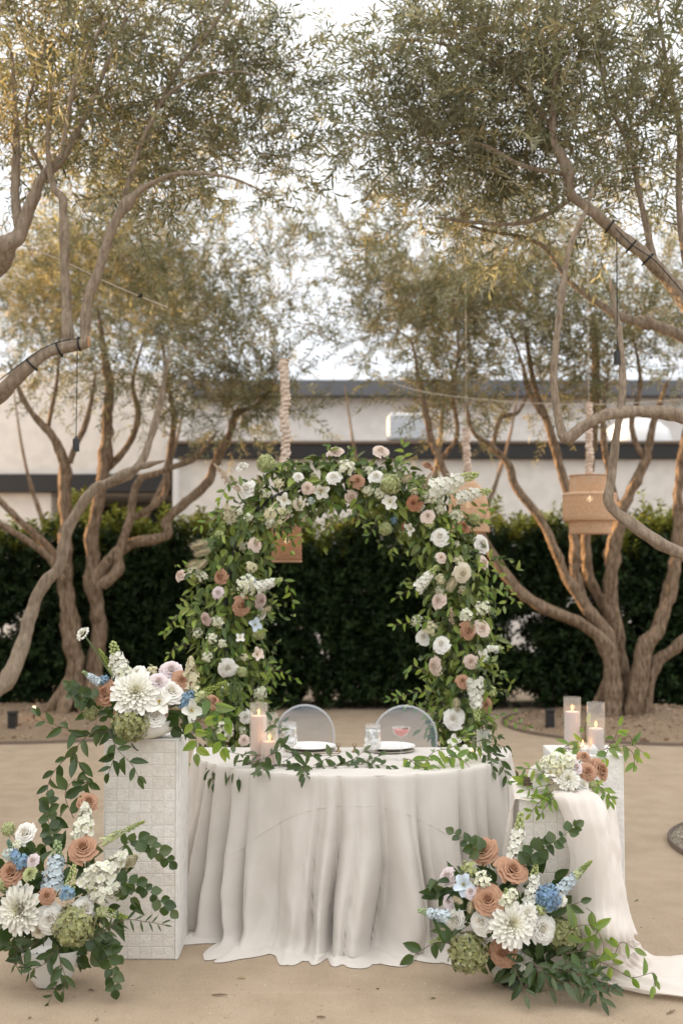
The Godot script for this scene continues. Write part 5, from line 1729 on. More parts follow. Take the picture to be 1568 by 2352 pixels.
func coupe(called: String, label: String, where: Vector3) -> void:
	var c := thing(called, label, "glass", where)
	var g := MB.new()
	g.lathe([Vector2(0, 0.001), Vector2(0.034, 0.001), Vector2(0.034, 0.003), Vector2(0.007, 0.007), Vector2(0.0042, 0.02), Vector2(0.0038, 0.10), Vector2(0.008, 0.107), Vector2(0.03, 0.122), Vector2(0.042, 0.14), Vector2(0.0455, 0.158), Vector2(0.0445, 0.158), Vector2(0.041, 0.141), Vector2(0.029, 0.1235), Vector2(0, 0.109)], 36)
	put(c, "bowl_and_stem", g.mesh(), M["clear_glass"])
	var w := MB.new()
	w.lathe([Vector2(0, 0.1095), Vector2(0.0285, 0.124), Vector2(0.0402, 0.1412), Vector2(0.0418, 0.147), Vector2(0, 0.147)], 32)
	put(c, "drink", w.mesh(), M["pink_drink"])
	for k in 3:
		var b := MB.new()
		b.ball(Vector3(0.018 + 0.009 * k - 0.006, 0.149, 0.012 - 0.008 * k), Vector3(0.006, 0.005, 0.006), 8, 5)
		put(c, "berry", b.mesh(), M["berry"])

func flame_into(c: Node3D, at_y: float) -> void:
	var wk := MB.new()
	wk.tube([Vector3(0, at_y - 0.004, 0), Vector3(0.001, at_y + 0.007, 0)], [0.001, 0.001], 5)
	put(c, "wick", wk.mesh(), M["black_cable"])
	var f := MB.new()
	f.lathe([Vector2(0, 0), Vector2(0.0035, 0.004), Vector2(0.0048, 0.010), Vector2(0.0035, 0.019), Vector2(0.0012, 0.028), Vector2(0, 0.033)], 10, Vector3(0, at_y + 0.005, 0))
	put(c, "flame", f.mesh(), M["flame"])
	lamp(c, "flame_light", Vector3(0, at_y + 0.016, 0), 0.0006, 0.006)

func candle(called: String, label: String, where: Vector3, gr: float, gh: float, wr: float, wh: float, wax: String) -> void:
	var c := thing(called, label, "candle", where, "pillar candles in glass cylinders")
	var g := MB.new()
	g.lathe([Vector2(0, 0.001), Vector2(gr - 0.002, 0.001), Vector2(gr, 0.004), Vector2(gr, gh - 0.001), Vector2(gr - 0.0012, gh), Vector2(gr - 0.0024, gh - 0.001), Vector2(gr - 0.0024, 0.009), Vector2(0, 0.009)], 40)
	put(c, "glass_cylinder", g.mesh(), M["clear_glass"])
	var w := MB.new()
	w.lathe([Vector2(0, 0.0095), Vector2(wr, 0.0095), Vector2(wr, wh - 0.004), Vector2(wr - 0.004, wh), Vector2(wr * 0.6, wh - 0.002), Vector2(0, wh - 0.004)], 32)
	put(c, "wax", w.mesh(), M[wax])
	flame_into(c, wh - 0.003)

func tealight(called: String, label: String, where: Vector3) -> void:
	var c := thing(called, label, "tealight", where, "tealights in clear cups")
	var g := MB.new()
	g.lathe([Vector2(0, 0.001), Vector2(0.026, 0.001), Vector2(0.028, 0.004), Vector2(0.031, 0.040), Vector2(0.0295, 0.040), Vector2(0.026, 0.010), Vector2(0, 0.010)], 24)
	put(c, "glass_cup", g.mesh(), M["clear_glass"])
	var w := MB.new()
	w.lathe([Vector2(0, 0.0105), Vector2(0.020, 0.0105), Vector2(0.020, 0.026), Vector2(0, 0.0255)], 20)
	put(c, "wax", w.mesh(), M["porcelain"])
	flame_into(c, 0.0255)

# ------------------------------------------------------------------ pedestals and the fabric on them
func tiled(called: String, label: String, x0: float, z0: float, h: float, cols: int, tiled_left: bool) -> void:
	var w := 0.3048 + 0.014
	var c := thing(called, label, "pedestal", Vector3(x0 + w / 2, 0, z0 - w / 2))
	var b := MB.new()
	b.box(Vector3(w, h - 0.006, w), Vector3(0, (h - 0.006) / 2, 0), 0.002)
	put(c, "core", b.mesh(), M["grout"])
	var t := MB.new()
	t.box(Vector3(w + 0.007, 0.008, w + 0.007), Vector3(0, h - 0.002, 0), 0.003)
	put(c, "top_slab", t.mesh(), M["pedestal_white"])
	var pitch := 0.0508
	var var_mesh := []
	for k in 3:
		var m := MB.new()
		m.box(Vector3(pitch - [0.0022, 0.0026, 0.003][k], pitch - [0.0024, 0.0020, 0.0028][k], 0.006), Vector3.ZERO, 0.0011)
		var_mesh.append(m.mesh())
	var rows := int((h - 0.008) / pitch)
	var step := (h - 0.010) / rows
	for j in rows:
		for i in cols:
			var p := Vector3(-w / 2 + 0.002 + pitch * (i + 0.5), 0.003 + step * (j + 0.5), w / 2 - 0.0008 + R(-0.0004, 0.0004))
			put(c, "tile", var_mesh[rng.randi() % 3], M["travertine_%d" % (rng.randi() % 4)], Transform3D(Basis.from_euler(Vector3(R(-0.008, 0.008), R(-0.008, 0.008), R(-0.006, 0.006))), p))
	var tr := MB.new()
	tr.box(Vector3(0.010, h - 0.012, 0.008), Vector3(w / 2 - 0.0055, h / 2 - 0.004, w / 2 + 0.002), 0.002)
	put(c, "corner_trim", tr.mesh(), M["pedestal_white"])
	for s in [-1.0, 1.0]:
		var sd := MB.new()
		sd.box(Vector3(0.005, h - 0.012, w - 0.004), Vector3(s * (w / 2 + 0.0022), h / 2 - 0.004, 0), 0.0015)
		put(c, "side_panel", sd.mesh(), M["pedestal_white"])

func build_pedestals() -> void:
	var p := gnd(238, 2204)
	tiled("tiled_pedestal", "tall pedestal faced with small white stone tiles, left of the table", p.x, p.z, 0.945, 6, false)
	tiled("tiled_pedestal", "low pedestal of small white tiles under the draped fabric, right of the table", 0.752, -5.2, 0.73, 6, true)
	var w := thing("white_pedestal", "smooth white pedestal carrying two candles behind the draped one", "pedestal", Vector3(1.108, 0, -5.69))
	var b := MB.new()
	b.box(Vector3(0.312, 0.853, 0.31), Vector3(0, 0.4265, 0), 0.004)
	put(w, "body", b.mesh(), M["pedestal_white"])
	var q := MB.new()
	q.box(Vector3(0.33, 0.02, 0.328), Vector3(0, 0.010, 0), 0.003)
	put(w, "plinth", q.mesh(), M["pedestal_white"])
	# fabric
	var dr := thing("fabric_runner", "sheer blush fabric draped over the low pedestal and trailing along the ground", "fabric", Vector3(1.0, 0, -5.2))
	var e := [[1262, 1826, 5.185], [1278, 1870, 5.16], [1296, 1930, 5.13], [1306, 1995, 5.11], [1312, 2070, 5.10], [1322, 2145, 5.06]]
	var m := [[1372, 1826, 5.17], [1392, 1880, 5.09], [1400, 1940, 5.06], [1404, 2010, 5.04], [1410, 2090, 5.02], [1420, 2160, 4.99]]
	var g := [[1384, 1812, 5.47], [1404, 1870, 5.45], [1414, 1940, 5.43], [1424, 2010, 5.42], [1438, 2080, 5.40], [1452, 2140, 5.38]]
	var le := []
	var lm := []
	var lg := []
	le.append(Vector3(0.93, 0.744, -5.27))
	lm.append(Vector3(1.0, 0.748, -5.33))
	lg.append(Vector3(1.035, 0.744, -5.45))
	for k in e.size():
		le.append(at(e[k][0], e[k][1], e[k][2]))
		lm.append(at(m[k][0], m[k][1], m[k][2]))
		lg.append(at(g[k][0], g[k][1], g[k][2]))
	for k in 5:
		var a: Array = [[1332, 2232, 0.02], [1380, 2262, 0.012], [1450, 2280, 0.012], [1560, 2296, 0.012], [1680, 2304, 0.012]][k]
		var b2: Array = [[1428, 2205, 0.045], [1455, 2225, 0.04], [1500, 2238, 0.035], [1580, 2246, 0.03], [1680, 2250, 0.03]][k]
		var c2: Array = [[1466, 2168, 0.03], [1484, 2186, 0.02], [1520, 2192, 0.015], [1590, 2190, 0.012], [1680, 2184, 0.012]][k]
		le.append(gnd(a[0], a[1], a[2]))
		lm.append(gnd(b2[0], b2[1], b2[2]))
		lg.append(gnd(c2[0], c2[1], c2[2]))
	drape(dr, "right_fall", spline(le, 9), spline(lm, 9), spline(lg, 9), 5, 0.020)
	# over the top and down the left
	var ta := [at(1150, 2120, 5.14), at(1158, 2010, 5.15), at(1166, 1920, 5.17), at(1176, 1845, 5.19), Vector3(0.742, 0.725, -5.185), Vector3(0.83, 0.712, -5.182), Vector3(0.95, 0.712, -5.182), at(1300, 1826, 5.175), at(1375, 1822, 5.165)]
	var tm := [at(1158, 2110, 5.35), at(1163, 2010, 5.35), at(1171, 1920, 5.35), at(1178, 1840, 5.35), Vector3(0.740, 0.749, -5.35), Vector3(0.83, 0.748, -5.35), Vector3(0.95, 0.749, -5.35), Vector3(1.04, 0.748, -5.35), at(1388, 1822, 5.33)]
	var tg := [at(1170, 2100, 5.52), at(1175, 2000, 5.52), at(1180, 1910, 5.52), at(1186, 1830, 5.52), Vector3(0.746, 0.742, -5.515), Vector3(0.83, 0.742, -5.51), Vector3(0.95, 0.742, -5.51), Vector3(1.03, 0.742, -5.5), at(1386, 1815, 5.48)]
	drape(dr, "left_fall", spline(ta, 8), spline(tm, 8), spline(tg, 8), 4, 0.012)

func drape(parent: Node3D, called: String, a: Array, m: Array, c: Array, waves: int, amp: float) -> void:
	var rows := []
	var n := 60
	for i in a.size():
		var row := PackedVector3Array()
		var f := float(i) / a.size()
		for k in n + 1:
			var u := float(k) / n
			# quadratic through the three guides
			var p: Vector3 = a[i] * (2 * (u - 0.5) * (u - 1)) + m[i] * (4 * u * (1 - u)) + c[i] * (2 * u * (u - 0.5))
			var t: Vector3 = a[mini(i + 1, a.size() - 1)] - a[maxi(i - 1, 0)]
			var nrm := t.cross(c[i] - a[i]).normalized()
			if nrm.y < -0.2 or nrm.z < -0.3:
				nrm = -nrm
			var w := sin(u * TAU * waves * 0.5 + 2.6 * sin(f * 3.0) + 0.5 + 4.0 * cloth_noise(u * 0.1, f * 2.0) * 10.0) * 0.6 + 28.0 * cloth_noise(u * 0.16 + f * 0.05, f * 2.5) + 0.2 * sin(u * TAU * waves * 2.3 + f * 9.0)
			p += nrm * (w * amp * smoothstep(0.0, 0.15, f) + amp * 0.3)
			p.y = maxf(p.y, 0.006 + 0.012 * (0.5 + 0.5 * w))
			row.append(p - parent.position)
		rows.append(row)
	var b := MB.new()
	b.grid(rows)
	put(parent, called, b.mesh(), M["gauze"])

# ------------------------------------------------------------------ lanterns, spots, cables, straps
func weave(c: Node3D, called: String, profile: Array, n_up: int, n_round: int, w_up: float, w_round: float, m: String, diagonal := false) -> void:
	# profile: [radius, y] from top to bottom; strips of cane run up and round it
	var b := MB.new()
	var lens := [0.0]
	for k in range(1, profile.size()):
		lens.append(lens[k - 1] + Vector2(profile[k][0], profile[k][1]).distance_to(Vector2(profile[k - 1][0], profile[k - 1][1])))
	var total: float = lens[lens.size() - 1]
	var point := func(s: float, a: float, lift: float) -> Vector3:
		var l := clampf(s, 0, 1) * total
		var k := 1
		while k < lens.size() - 1 and lens[k] < l:
			k += 1
		var f: float = (l - lens[k - 1]) / maxf(1e-6, lens[k] - lens[k - 1])
		var r: float = lerpf(profile[k - 1][0], profile[k][0], f) + lift
		return Vector3(cos(a) * r, lerpf(profile[k - 1][1], profile[k][1], f), sin(a) * r)
	var segs := maxi(6, profile.size() * 2)
	for i in n_up:
		var rows := []
		for j in segs + 1:
			var s := float(j) / segs
			var row := PackedVector3Array()
			for e in [-1.0, 1.0]:
				row.append(point.call(s, TAU * i / n_up + e * w_up, 0.0006 + 0.001 * (i % 2)))
			rows.append(row)
		b.grid(rows)
	for i in n_round:
		var s := (i + 0.5) / n_round
		var rows := []
		for e in [-1.0, 1.0]:
			var row := PackedVector3Array()
			for k in 49:
				row.append(point.call(s + e * w_round, TAU * k / 48, 0.0026 + 0.0006 * (i % 2)))
			rows.append(row)
		b.grid(rows)
	if diagonal:
		for sgn in [-1.0, 1.0]:
			for i in n_up:
				var rows := []
				for j in segs * 2 + 1:
					var s := float(j) / (segs * 2)
					var row := PackedVector3Array()
					for e in [-1.0, 1.0]:
						row.append(point.call(s, TAU * i / n_up + sgn * s * 0.9 + e * w_up * 0.6, 0.0044 + 0.001 * sgn))
					rows.append(row)
				b.grid(rows)
	put(c, called, b.mesh(), M[m])

func hoop(c: Node3D, r: float, y: float, thick: float, m: String) -> void:
	var b := MB.new()
	var rows := []
	for k in 9:
		var a := TAU * k / 8
		var row := PackedVector3Array()
		for j in 48:
			var e := TAU * j / 48
			row.append(Vector3(cos(e) * (r + cos(a) * thick), y + sin(a) * thick, sin(e) * (r + cos(a) * thick)))
		rows.append(row)
	b.grid(rows, Color.WHITE, true)
	put(c, "hoop", b.mesh(), M[m])

func cord(c: Node3D, y0: float, y1: float, r: float, lean: float, top_wire: float) -> void:
	var b := MB.new()
	var pts := []
	var rad := []
	var n := int((y1 - y0) / 0.006)
	var nz := FastNoiseLite.new()
	nz.frequency = 0.11
	nz.fractal_octaves = 2
	nz.seed = int(absf(y1) * 1000)
	for k in n + 1:
		var f := float(k) / n
		pts.append(Vector3(lean * f + 0.010 * nz.get_noise_1d(k * 0.35 + 300.0), lerpf(y0, y1, f), 0.006 * sin(f * 23.0)))
		rad.append(r)
	b.tube(pts, rad, 16)
	for k in mini(b.v.size(), (n + 1) * 16):
		var ring := k / 16
		var q := TAU * (k % 16) / 16
		var e := 0.80 + 0.42 * nz.get_noise_2d(ring * 1.6 + 3.0 * sin(q), 9.0 * cos(q)) + 0.10 * sin(ring * 1.3 + 1.5 * sin(q * 2.0))
		b.v[k] = pts[ring] + (b.v[k] - pts[ring]) * e
	put(c, "cord_sleeve", b.mesh(), M["sleeve"])
	var w := MB.new()
	w.tube([Vector3(lean, y1 - 0.01, 0), Vector3(lean * 1.2, y1 + top_wire, 0)], [0.0014, 0.0014], 6)
	put(c, "cable", w.mesh(), M["white_cable"])

func bulb_into(c: Node3D, y: float, r: float, energy: float) -> void:
	var s := MB.new()
	s.lathe([Vector2(0, r * 1.2), Vector2(r * 0.55, r * 1.2), Vector2(r * 0.6, r * 3.0), Vector2(r * 0.3, r * 3.4), Vector2(0, r * 3.4)], 14, Vector3(0, y, 0))
	put(c, "socket", s.mesh(), M["black_metal"])
	var b := MB.new()
	b.lathe([Vector2(0, -r * 1.3), Vector2(r * 0.6, -r * 1.05), Vector2(r, -r * 0.2), Vector2(r * 0.85, r * 0.5), Vector2(r * 0.5, r * 1.19), Vector2(0, r * 1.19)], 16, Vector3(0, y, 0))
	put(c, "bulb", b.mesh(), M["bulb_glow"])
	lamp(c, "bulb_light", Vector3(0, y, 0), energy, r * 0.7, Color(1.0, 0.78, 0.5))

func build_lanterns() -> void:
	# drum of two tiers, at the right
	var d := 10.6
	var s := m_per(d)
	var g := "woven lanterns hanging in the garden"
	var top := at(1354, 1092, d)
	var c := thing("pendant_lamp", "two tiered woven drum lantern hanging at the right", "lantern", at(1354, 1226, d), g)
	var y := func(v: float) -> float: return at(1354, v, d).y - c.position.y
	weave(c, "upper_tier", [[40 * s, y.call(1092)], [45 * s, y.call(1095)], [46 * s, y.call(1131)]], 64, 11, 0.026, 0.030, "wicker")
	weave(c, "shoulder", [[47 * s, y.call(1131)], [56 * s, y.call(1132)], [60 * s, y.call(1135)], [61 * s, y.call(1139)]], 70, 4, 0.028, 0.09, "wicker")
	weave(c, "middle_tier", [[61 * s, y.call(1139)], [61.5 * s, y.call(1165)], [61 * s, y.call(1190)], [59 * s, y.call(1196)]], 80, 15, 0.021, 0.021, "wicker")
	weave(c, "lower_tier", [[48 * s, y.call(1195)], [47 * s, y.call(1225)]], 70, 7, 0.030, 0.046, "wicker")
	for q in [[46, 1093], [61, 1138], [60, 1195], [48, 1197], [47, 1225]]:
		hoop(c, q[0] * s, y.call(q[1]), 0.006, "cane")
	bulb_into(c, y.call(1146), 0.022, 0.006)
	cord(c, y.call(1105), y.call(925), 9.5 * s, 0.0, 1.6)
	# bell
	d = 9.6
	s = m_per(d)
	c = thing("pendant_lamp", "bell shaped woven lantern hanging behind the right of the arch", "lantern", at(1074, 1222, d), g)
	y = func(v: float) -> float: return at(1074, v, d).y - c.position.y
	weave(c, "shade", [[15 * s, y.call(1104)], [24 * s, y.call(1112)], [37 * s, y.call(1130)], [46 * s, y.call(1155)], [50 * s, y.call(1185)], [49 * s, y.call(1221)]], 64, 26, 0.036, 0.014, "wicker")
	hoop(c, 49 * s, y.call(1221), 0.006, "cane")
	hoop(c, 15 * s, y.call(1104), 0.005, "cane")
	bulb_into(c, y.call(1158), 0.022, 0.006)
	cord(c, y.call(1110), y.call(985), 10.5 * s, -0.01, 2.0)
	# open cane, behind the left of the arch
	d = 7.75
	s = m_per(d)
	c = thing("pendant_lamp", "open cane webbing lantern hanging behind the left of the arch", "lantern", at(658, 1292, d), g)
	y = func(v: float) -> float: return at(658, v, d).y - c.position.y
	weave(c, "shade", [[33 * s, y.call(1205)], [34 * s, y.call(1291)]], 38, 13, 0.028, 0.012, "cane", true)
	hoop(c, 34 * s, y.call(1290), 0.006, "cane")
	hoop(c, 33 * s, y.call(1206), 0.006, "cane")
	bulb_into(c, y.call(1240), 0.020, 0.003)
	cord(c, y.call(1215), y.call(826), 12.5 * s, -0.015, 1.6)

func spot(label: String, where: Vector3, high: float, wire: float) -> void:
	var c := thing("pendant_spotlight", label, "spotlight", where, "small black spotlights hung in the trees")
	var b := MB.new()
	b.lathe([Vector2(0, 0.004), Vector2(0.019, 0.004), Vector2(0.0195, 0), Vector2(0.021, 0), Vector2(0.021, high), Vector2(0.012, high + 0.006), Vector2(0.005, high + 0.02), Vector2(0, high + 0.02)], 18)
	put(c, "housing", b.mesh(), M["black_metal"])
	var l := MB.new()
	l.lathe([Vector2(0, 0.002), Vector2(0.0185, 0.002), Vector2(0.0185, 0.0035), Vector2(0, 0.0035)], 16)
	put(c, "lens", l.mesh(), M["white_metal"])
	var w := MB.new()
	w.tube([Vector3(0, high + 0.018, 0), Vector3(0.003, wire, 0)], [0.003, 0.003], 6)
	put(c, "cable", w.mesh(), M["black_cable"])

func build_small() -> void:
	spot("small black spotlight hanging from the sawn limb on the left", at(175, 1037, 7.5), 0.075, at(178, 800, 7.5).y - at(175, 1037, 7.5).y)
	spot("small black spotlight hanging from the strapped limb on the right", at(1417, 838, 7.0), 0.075, at(1412, 545, 7.0).y - at(1417, 838, 7.0).y)
	# straps
	for q in [[74, 838, 7.5, 0.048, 0.75, "black strap round the sawn limb on the left, nearest its lower end"], [137, 804, 7.5, 0.043, 0.4, "black strap round the middle of the sawn limb on the left"], [183, 790, 7.5, 0.042, 0.1, "black strap beside the sawn end of the left limb"], [1398, 521, 7.17, 0.042, -0.62, "black strap round the right limb where the spotlight wire is tied"], [1448, 566, 7.2, 0.044, -0.72, "black strap round the right limb just below the hanging spotlight"], [1486, 596, 7.2, 0.045, -0.78, "black strap lowest on the right limb"]]:
		var c := thing("strap", q[5], "strap", at(q[0], q[1], q[2]))
		var b := MB.new()
		var rows := []
		for e in [Vector2(-0.006, 0.0), Vector2(-0.006, 0.003), Vector2(0.006, 0.003), Vector2(0.006, 0.0)]:
			var row := PackedVector3Array()
			for k in 32:
				var a := TAU * k / 32
				row.append(Vector3(e.x, cos(a) * (q[3] + e.y), sin(a) * (q[3] + e.y)))
			rows.append(row)
		b.grid(rows, Color.WHITE, true)
		put(c, "band", b.mesh(), M["black_cable"], Transform3D(Basis(Vector3(0, 0, 1), q[4]), Vector3.ZERO))
		var k2 := MB.new()
		k2.box(Vector3(0.012, 0.010, 0.014), Vector3(0, q[3] * 0.7, q[3] * 0.75), 0.002)
		put(c, "buckle", k2.mesh(), M["black_cable"], Transform3D(Basis(Vector3(0, 0, 1), q[4]), Vector3.ZERO))
	# cables
	for q in [["white_cable", 0.0045, "pale cable strung down through the left tree", [[10, 548, 7.6], [60, 566, 7.7], [160, 606, 7.9], [250, 650, 8.1], [330, 684, 8.3], [385, 706, 8.5]]], ["black_cable", 0.0035, "black cable lying along the sawn limb on the left", [[-60, 915, 7.5], [0, 872, 7.5], [45, 838, 7.46], [95, 803, 7.46], [140, 784, 7.46], [180, 778, 7.46]]], ["black_cable", 0.0035, "black cable lying along the strapped limb on the right", [[1412, 524, 7.1], [1450, 562, 7.12], [1500, 596, 7.15], [1540, 640, 7.2], [1575, 680, 7.25]]], ["white_cable", 0.003, "thin pale wire crossing in front of the building at the right", [[900, 880, 12.0], [1000, 905, 12.0], [1200, 925, 12.1], [1400, 928, 12.2], [1600, 915, 12.3]]]]:
		var b := MB.new()
		var w := []
		for p in q[3]:
			w.append(at(p[0], p[1], p[2]))
		var s := spline(w, 6)
		var r := []
		for k in s:
			r.append(q[1])
		b.tube(s, r, 6)
		tag(put(self, "cable", b.mesh(), M[q[0]]), q[2], "cable")
	var cl := thing("cable_clip", "small black clip on the pale cable in the left tree", "clip", at(320, 680, 8.27))
	var cb := MB.new()
	cb.box(Vector3(0.026, 0.022, 0.018), Vector3.ZERO, 0.004)
	put(cl, "body", cb.mesh(), M["black_cable"])
	var ck := MB.new()
	ck.box(Vector3(0.01, 0.03, 0.012), Vector3(0.018, 0.004, 0), 0.003)
	put(cl, "latch", ck.mesh(), M["black_cable"])
	# garden lights in the beds
	for q in [[1262, 1650, 12.6, "dark square garden light in the mulch left of the many stemmed tree"], [30, 1652, 12.4, "dark square garden light in the mulch at the far left"]]:
		var p := at(q[0], q[1], q[2])
		var c := thing("garden_light", q[3], "garden light", Vector3(p.x, 0.0, p.z))
		var b := MB.new()
		b.box(Vector3(0.085, 0.19, 0.085), Vector3(0, 0.095 + 0.02, 0), 0.006)
		put(c, "post", b.mesh(), M["black_metal"])
		var h := MB.new()
		h.box(Vector3(0.095, 0.03, 0.095), Vector3(0, 0.226, 0), 0.005)
		put(c, "cap", h.mesh(), M["black_metal"])
	var lamp_at := at(79, 1627, 12.9)
	var gl := thing("path_lamp", "tiny glowing lamp low in the hedge behind the two trunks", "lamp", Vector3(lamp_at.x, 0, lamp_at.z))
	var pb := MB.new()
	pb.tube([Vector3(0, 0, 0), Vector3(0, lamp_at.y - 0.025, 0)], [0.008, 0.008], 6)
	put(gl, "stake", pb.mesh(), M["black_metal"])
	var gb := MB.new()
	gb.ball(Vector3(0, lamp_at.y, 0), Vector3(0.02, 0.025, 0.02), 10, 6)
	put(gl, "bulb", gb.mesh(), M["bulb_glow"])
	lamp(gl, "bulb_light", Vector3(0, lamp_at.y, 0), 0.003, 0.015)
	# twigs, a fallen petal and dry leaves on the ground
	for q in [[487, 2285, 522, 2284, "dry twig lying on the ground in front of the tablecloth"], [728, 2335, 748, 2336, "dry olive leaf on the ground at the bottom edge"], [205, 2272, 217, 2276, "dark leaf on the ground right of the left trailing stems"], [1530, 2328, 1550, 2320, "thin twig on the ground at the lower right"], [66, 2338, 74, 2337, "tiny dry leaf on the ground at the lower left"]]:
		var a := gnd(q[0], q[1], 0.004)
		var z := gnd(q[2], q[3], 0.006)
		var b := MB.new()
		var mid := (a + z) / 2
		b.tube([a - mid, Vector3(0, 0.002, 0.002), z - mid], [0.0025, 0.004, 0.0015], 6)
		tag(put(self, "twig", b.mesh(), M["twig"], Transform3D(Basis.IDENTITY, mid)), q[4], "twig")
	var lit := MB.new()
	leaf_into(lit, 0.22, 0.6, 0.35, 0.9, 4)
	var lx := []
	var lc := []
	for i in 34:
		var x := R(20, 1560)
		var y := R(1760, 2345)
		if absf(x - 1300) < 180 and y > 2080 or absf(x - 800) < 370 and y < 2200:
			continue
		lx.append(Transform3D(frame(Vector3(R(-1, 1), R(-0.05, 0.15), R(-1, 1)), Vector3(R(-0.4, 0.4), 1, R(-0.4, 0.4)), R(0.025, 0.05)), gnd(x, y, 0.005)))
		lc.append([Color(0.20, 0.14, 0.08), Color(0.30, 0.24, 0.13), Color(0.12, 0.09, 0.06), Color(0.16, 0.16, 0.09)][i % 4])
	tag(many(self, "leaf_litter", lit.mesh(), M["grit"], lx, lc), "small dry leaves scattered thinly over the sandy ground", "leaves")
	var fp := thing("fallen_petal", "white petal fallen on the ground in front of the right floor flowers", "petal", gnd(1154, 2258, 0.004))
	var pm := MB.new()
	pm.colored = true
	petal_into(pm, Transform3D(Basis(Vector3(0, 0, 1), -1.4), Vector3.ZERO), 0.035, 0.022, 0.1, 0.5, 0.5, 0.9, Color.WHITE, Color.WHITE)
	put(fp, "blade", pm.mesh(), M["petal_white"])

# ------------------------------------------------------------------ arrangements
# blooms: [kind, colour, x, y, radius]; centre and reach of the dome in bearings
func fill(c: Node3D, blooms: Array, cx: float, cy: float, reach_x: float, reach_y: float, d0: float, bulge: float) -> void:
	var centre := at(cx, cy, d0)
	for q in blooms:
		var ex: float = (q[2] - cx) / reach_x
		var ey: float = (q[3] - cy) / reach_y
		var e := minf(1.2, sqrt(ex * ex + ey * ey))
		var d: float = d0 - bulge * maxf(0.0, 1.0 - e * e * 0.85) + (q[5] if q.size() > 5 else 0.0)
		var w := at(q[2], q[3], d)
		var face := (Vector3(ex * 0.8, 0.35 - ey * 0.55, 0.95) + rdir() * 0.28).normalized()
		bloom(c, q[0], q[1], w, q[4] * m_per(d) * 1.06, face)
		# a stem back into the bowl
		if e > 0.55:
			stem(c, [w - face * q[4] * m_per(d) * 0.3, (w + centre) / 2 + Vector3(0, 0.0, -0.02), centre], 0.0022)

func greens(c: Node3D, n: int, cx: float, cy: float, reach_x: float, reach_y: float, d0: float, bulge: float, tone: String, kinds: Array, len: float) -> void:
	var nt := 4 if tone == "leaf_dark" else 5
	for i in n:
		var a := R(0, TAU)
		var e := sqrt(rng.randf()) * 1.05
		var x := cx + cos(a) * e * reach_x
		var y := cy + sin(a) * e * reach_y
		var d := d0 - bulge * maxf(0.0, 1.0 - e * e * 0.85) + R(0.02, 0.10)
		var out := Vector3(cos(a), -sin(a), R(-0.2, 0.9)).normalized()
		one_leaf(c, kinds[rng.randi() % kinds.size()], at(x, y, d), (out + rdir() * 0.6 + Vector3(0, -0.15, 0)).normalized(), (Vector3(0, 0.5, 1) + rdir() * 0.6).normalized(), len * R(0.7, 1.2), tone, nt)

func vines(c: Node3D, list: Array, kind: String, len: float, step: float, tone: String, droop: float, face: Vector3) -> void:
	for q in list:
		var w := []
		for p in q:
			var v := at(p[0], p[1], p[2])
			v.y = maxf(v.y, 0.012)
			w.append(v)
		vine(c, w, kind, len, step, tone, droop, face)

func bowl(c: Node3D, x: float, y_base: float, d: float, r_top: float, r_base: float, h: float, square := false) -> void:
	var b := MB.new()
	var p := [Vector2(0, 0.002), Vector2(r_base * 0.95, 0.002), Vector2(r_base, 0.006), Vector2(lerpf(r_base, r_top, 0.62), h * 0.40), Vector2(r_top, h * 0.85), Vector2(r_top * 1.01, h), Vector2(r_top * 0.95, h), Vector2(r_top * 0.9, h * 0.8), Vector2(0, h * 0.7)]
	b.lathe(p, 40)
	if square:
		for k in b.v.size():
			var q := b.v[k]
			var l := Vector2(q.x, q.z)
			if l.length() > 1e-4:
				var a := l.angle() + 0.15
				var f := pow(pow(absf(cos(a)), 4.0) + pow(absf(sin(a)), 4.0), -0.25)
				b.v[k] = Vector3(q.x * f, q.y, q.z * f)
	var base := at(x, y_base, d)
	put(c, "bowl", b.mesh(), M["bowl_white"], Transform3D(Basis.IDENTITY, base - c.position))

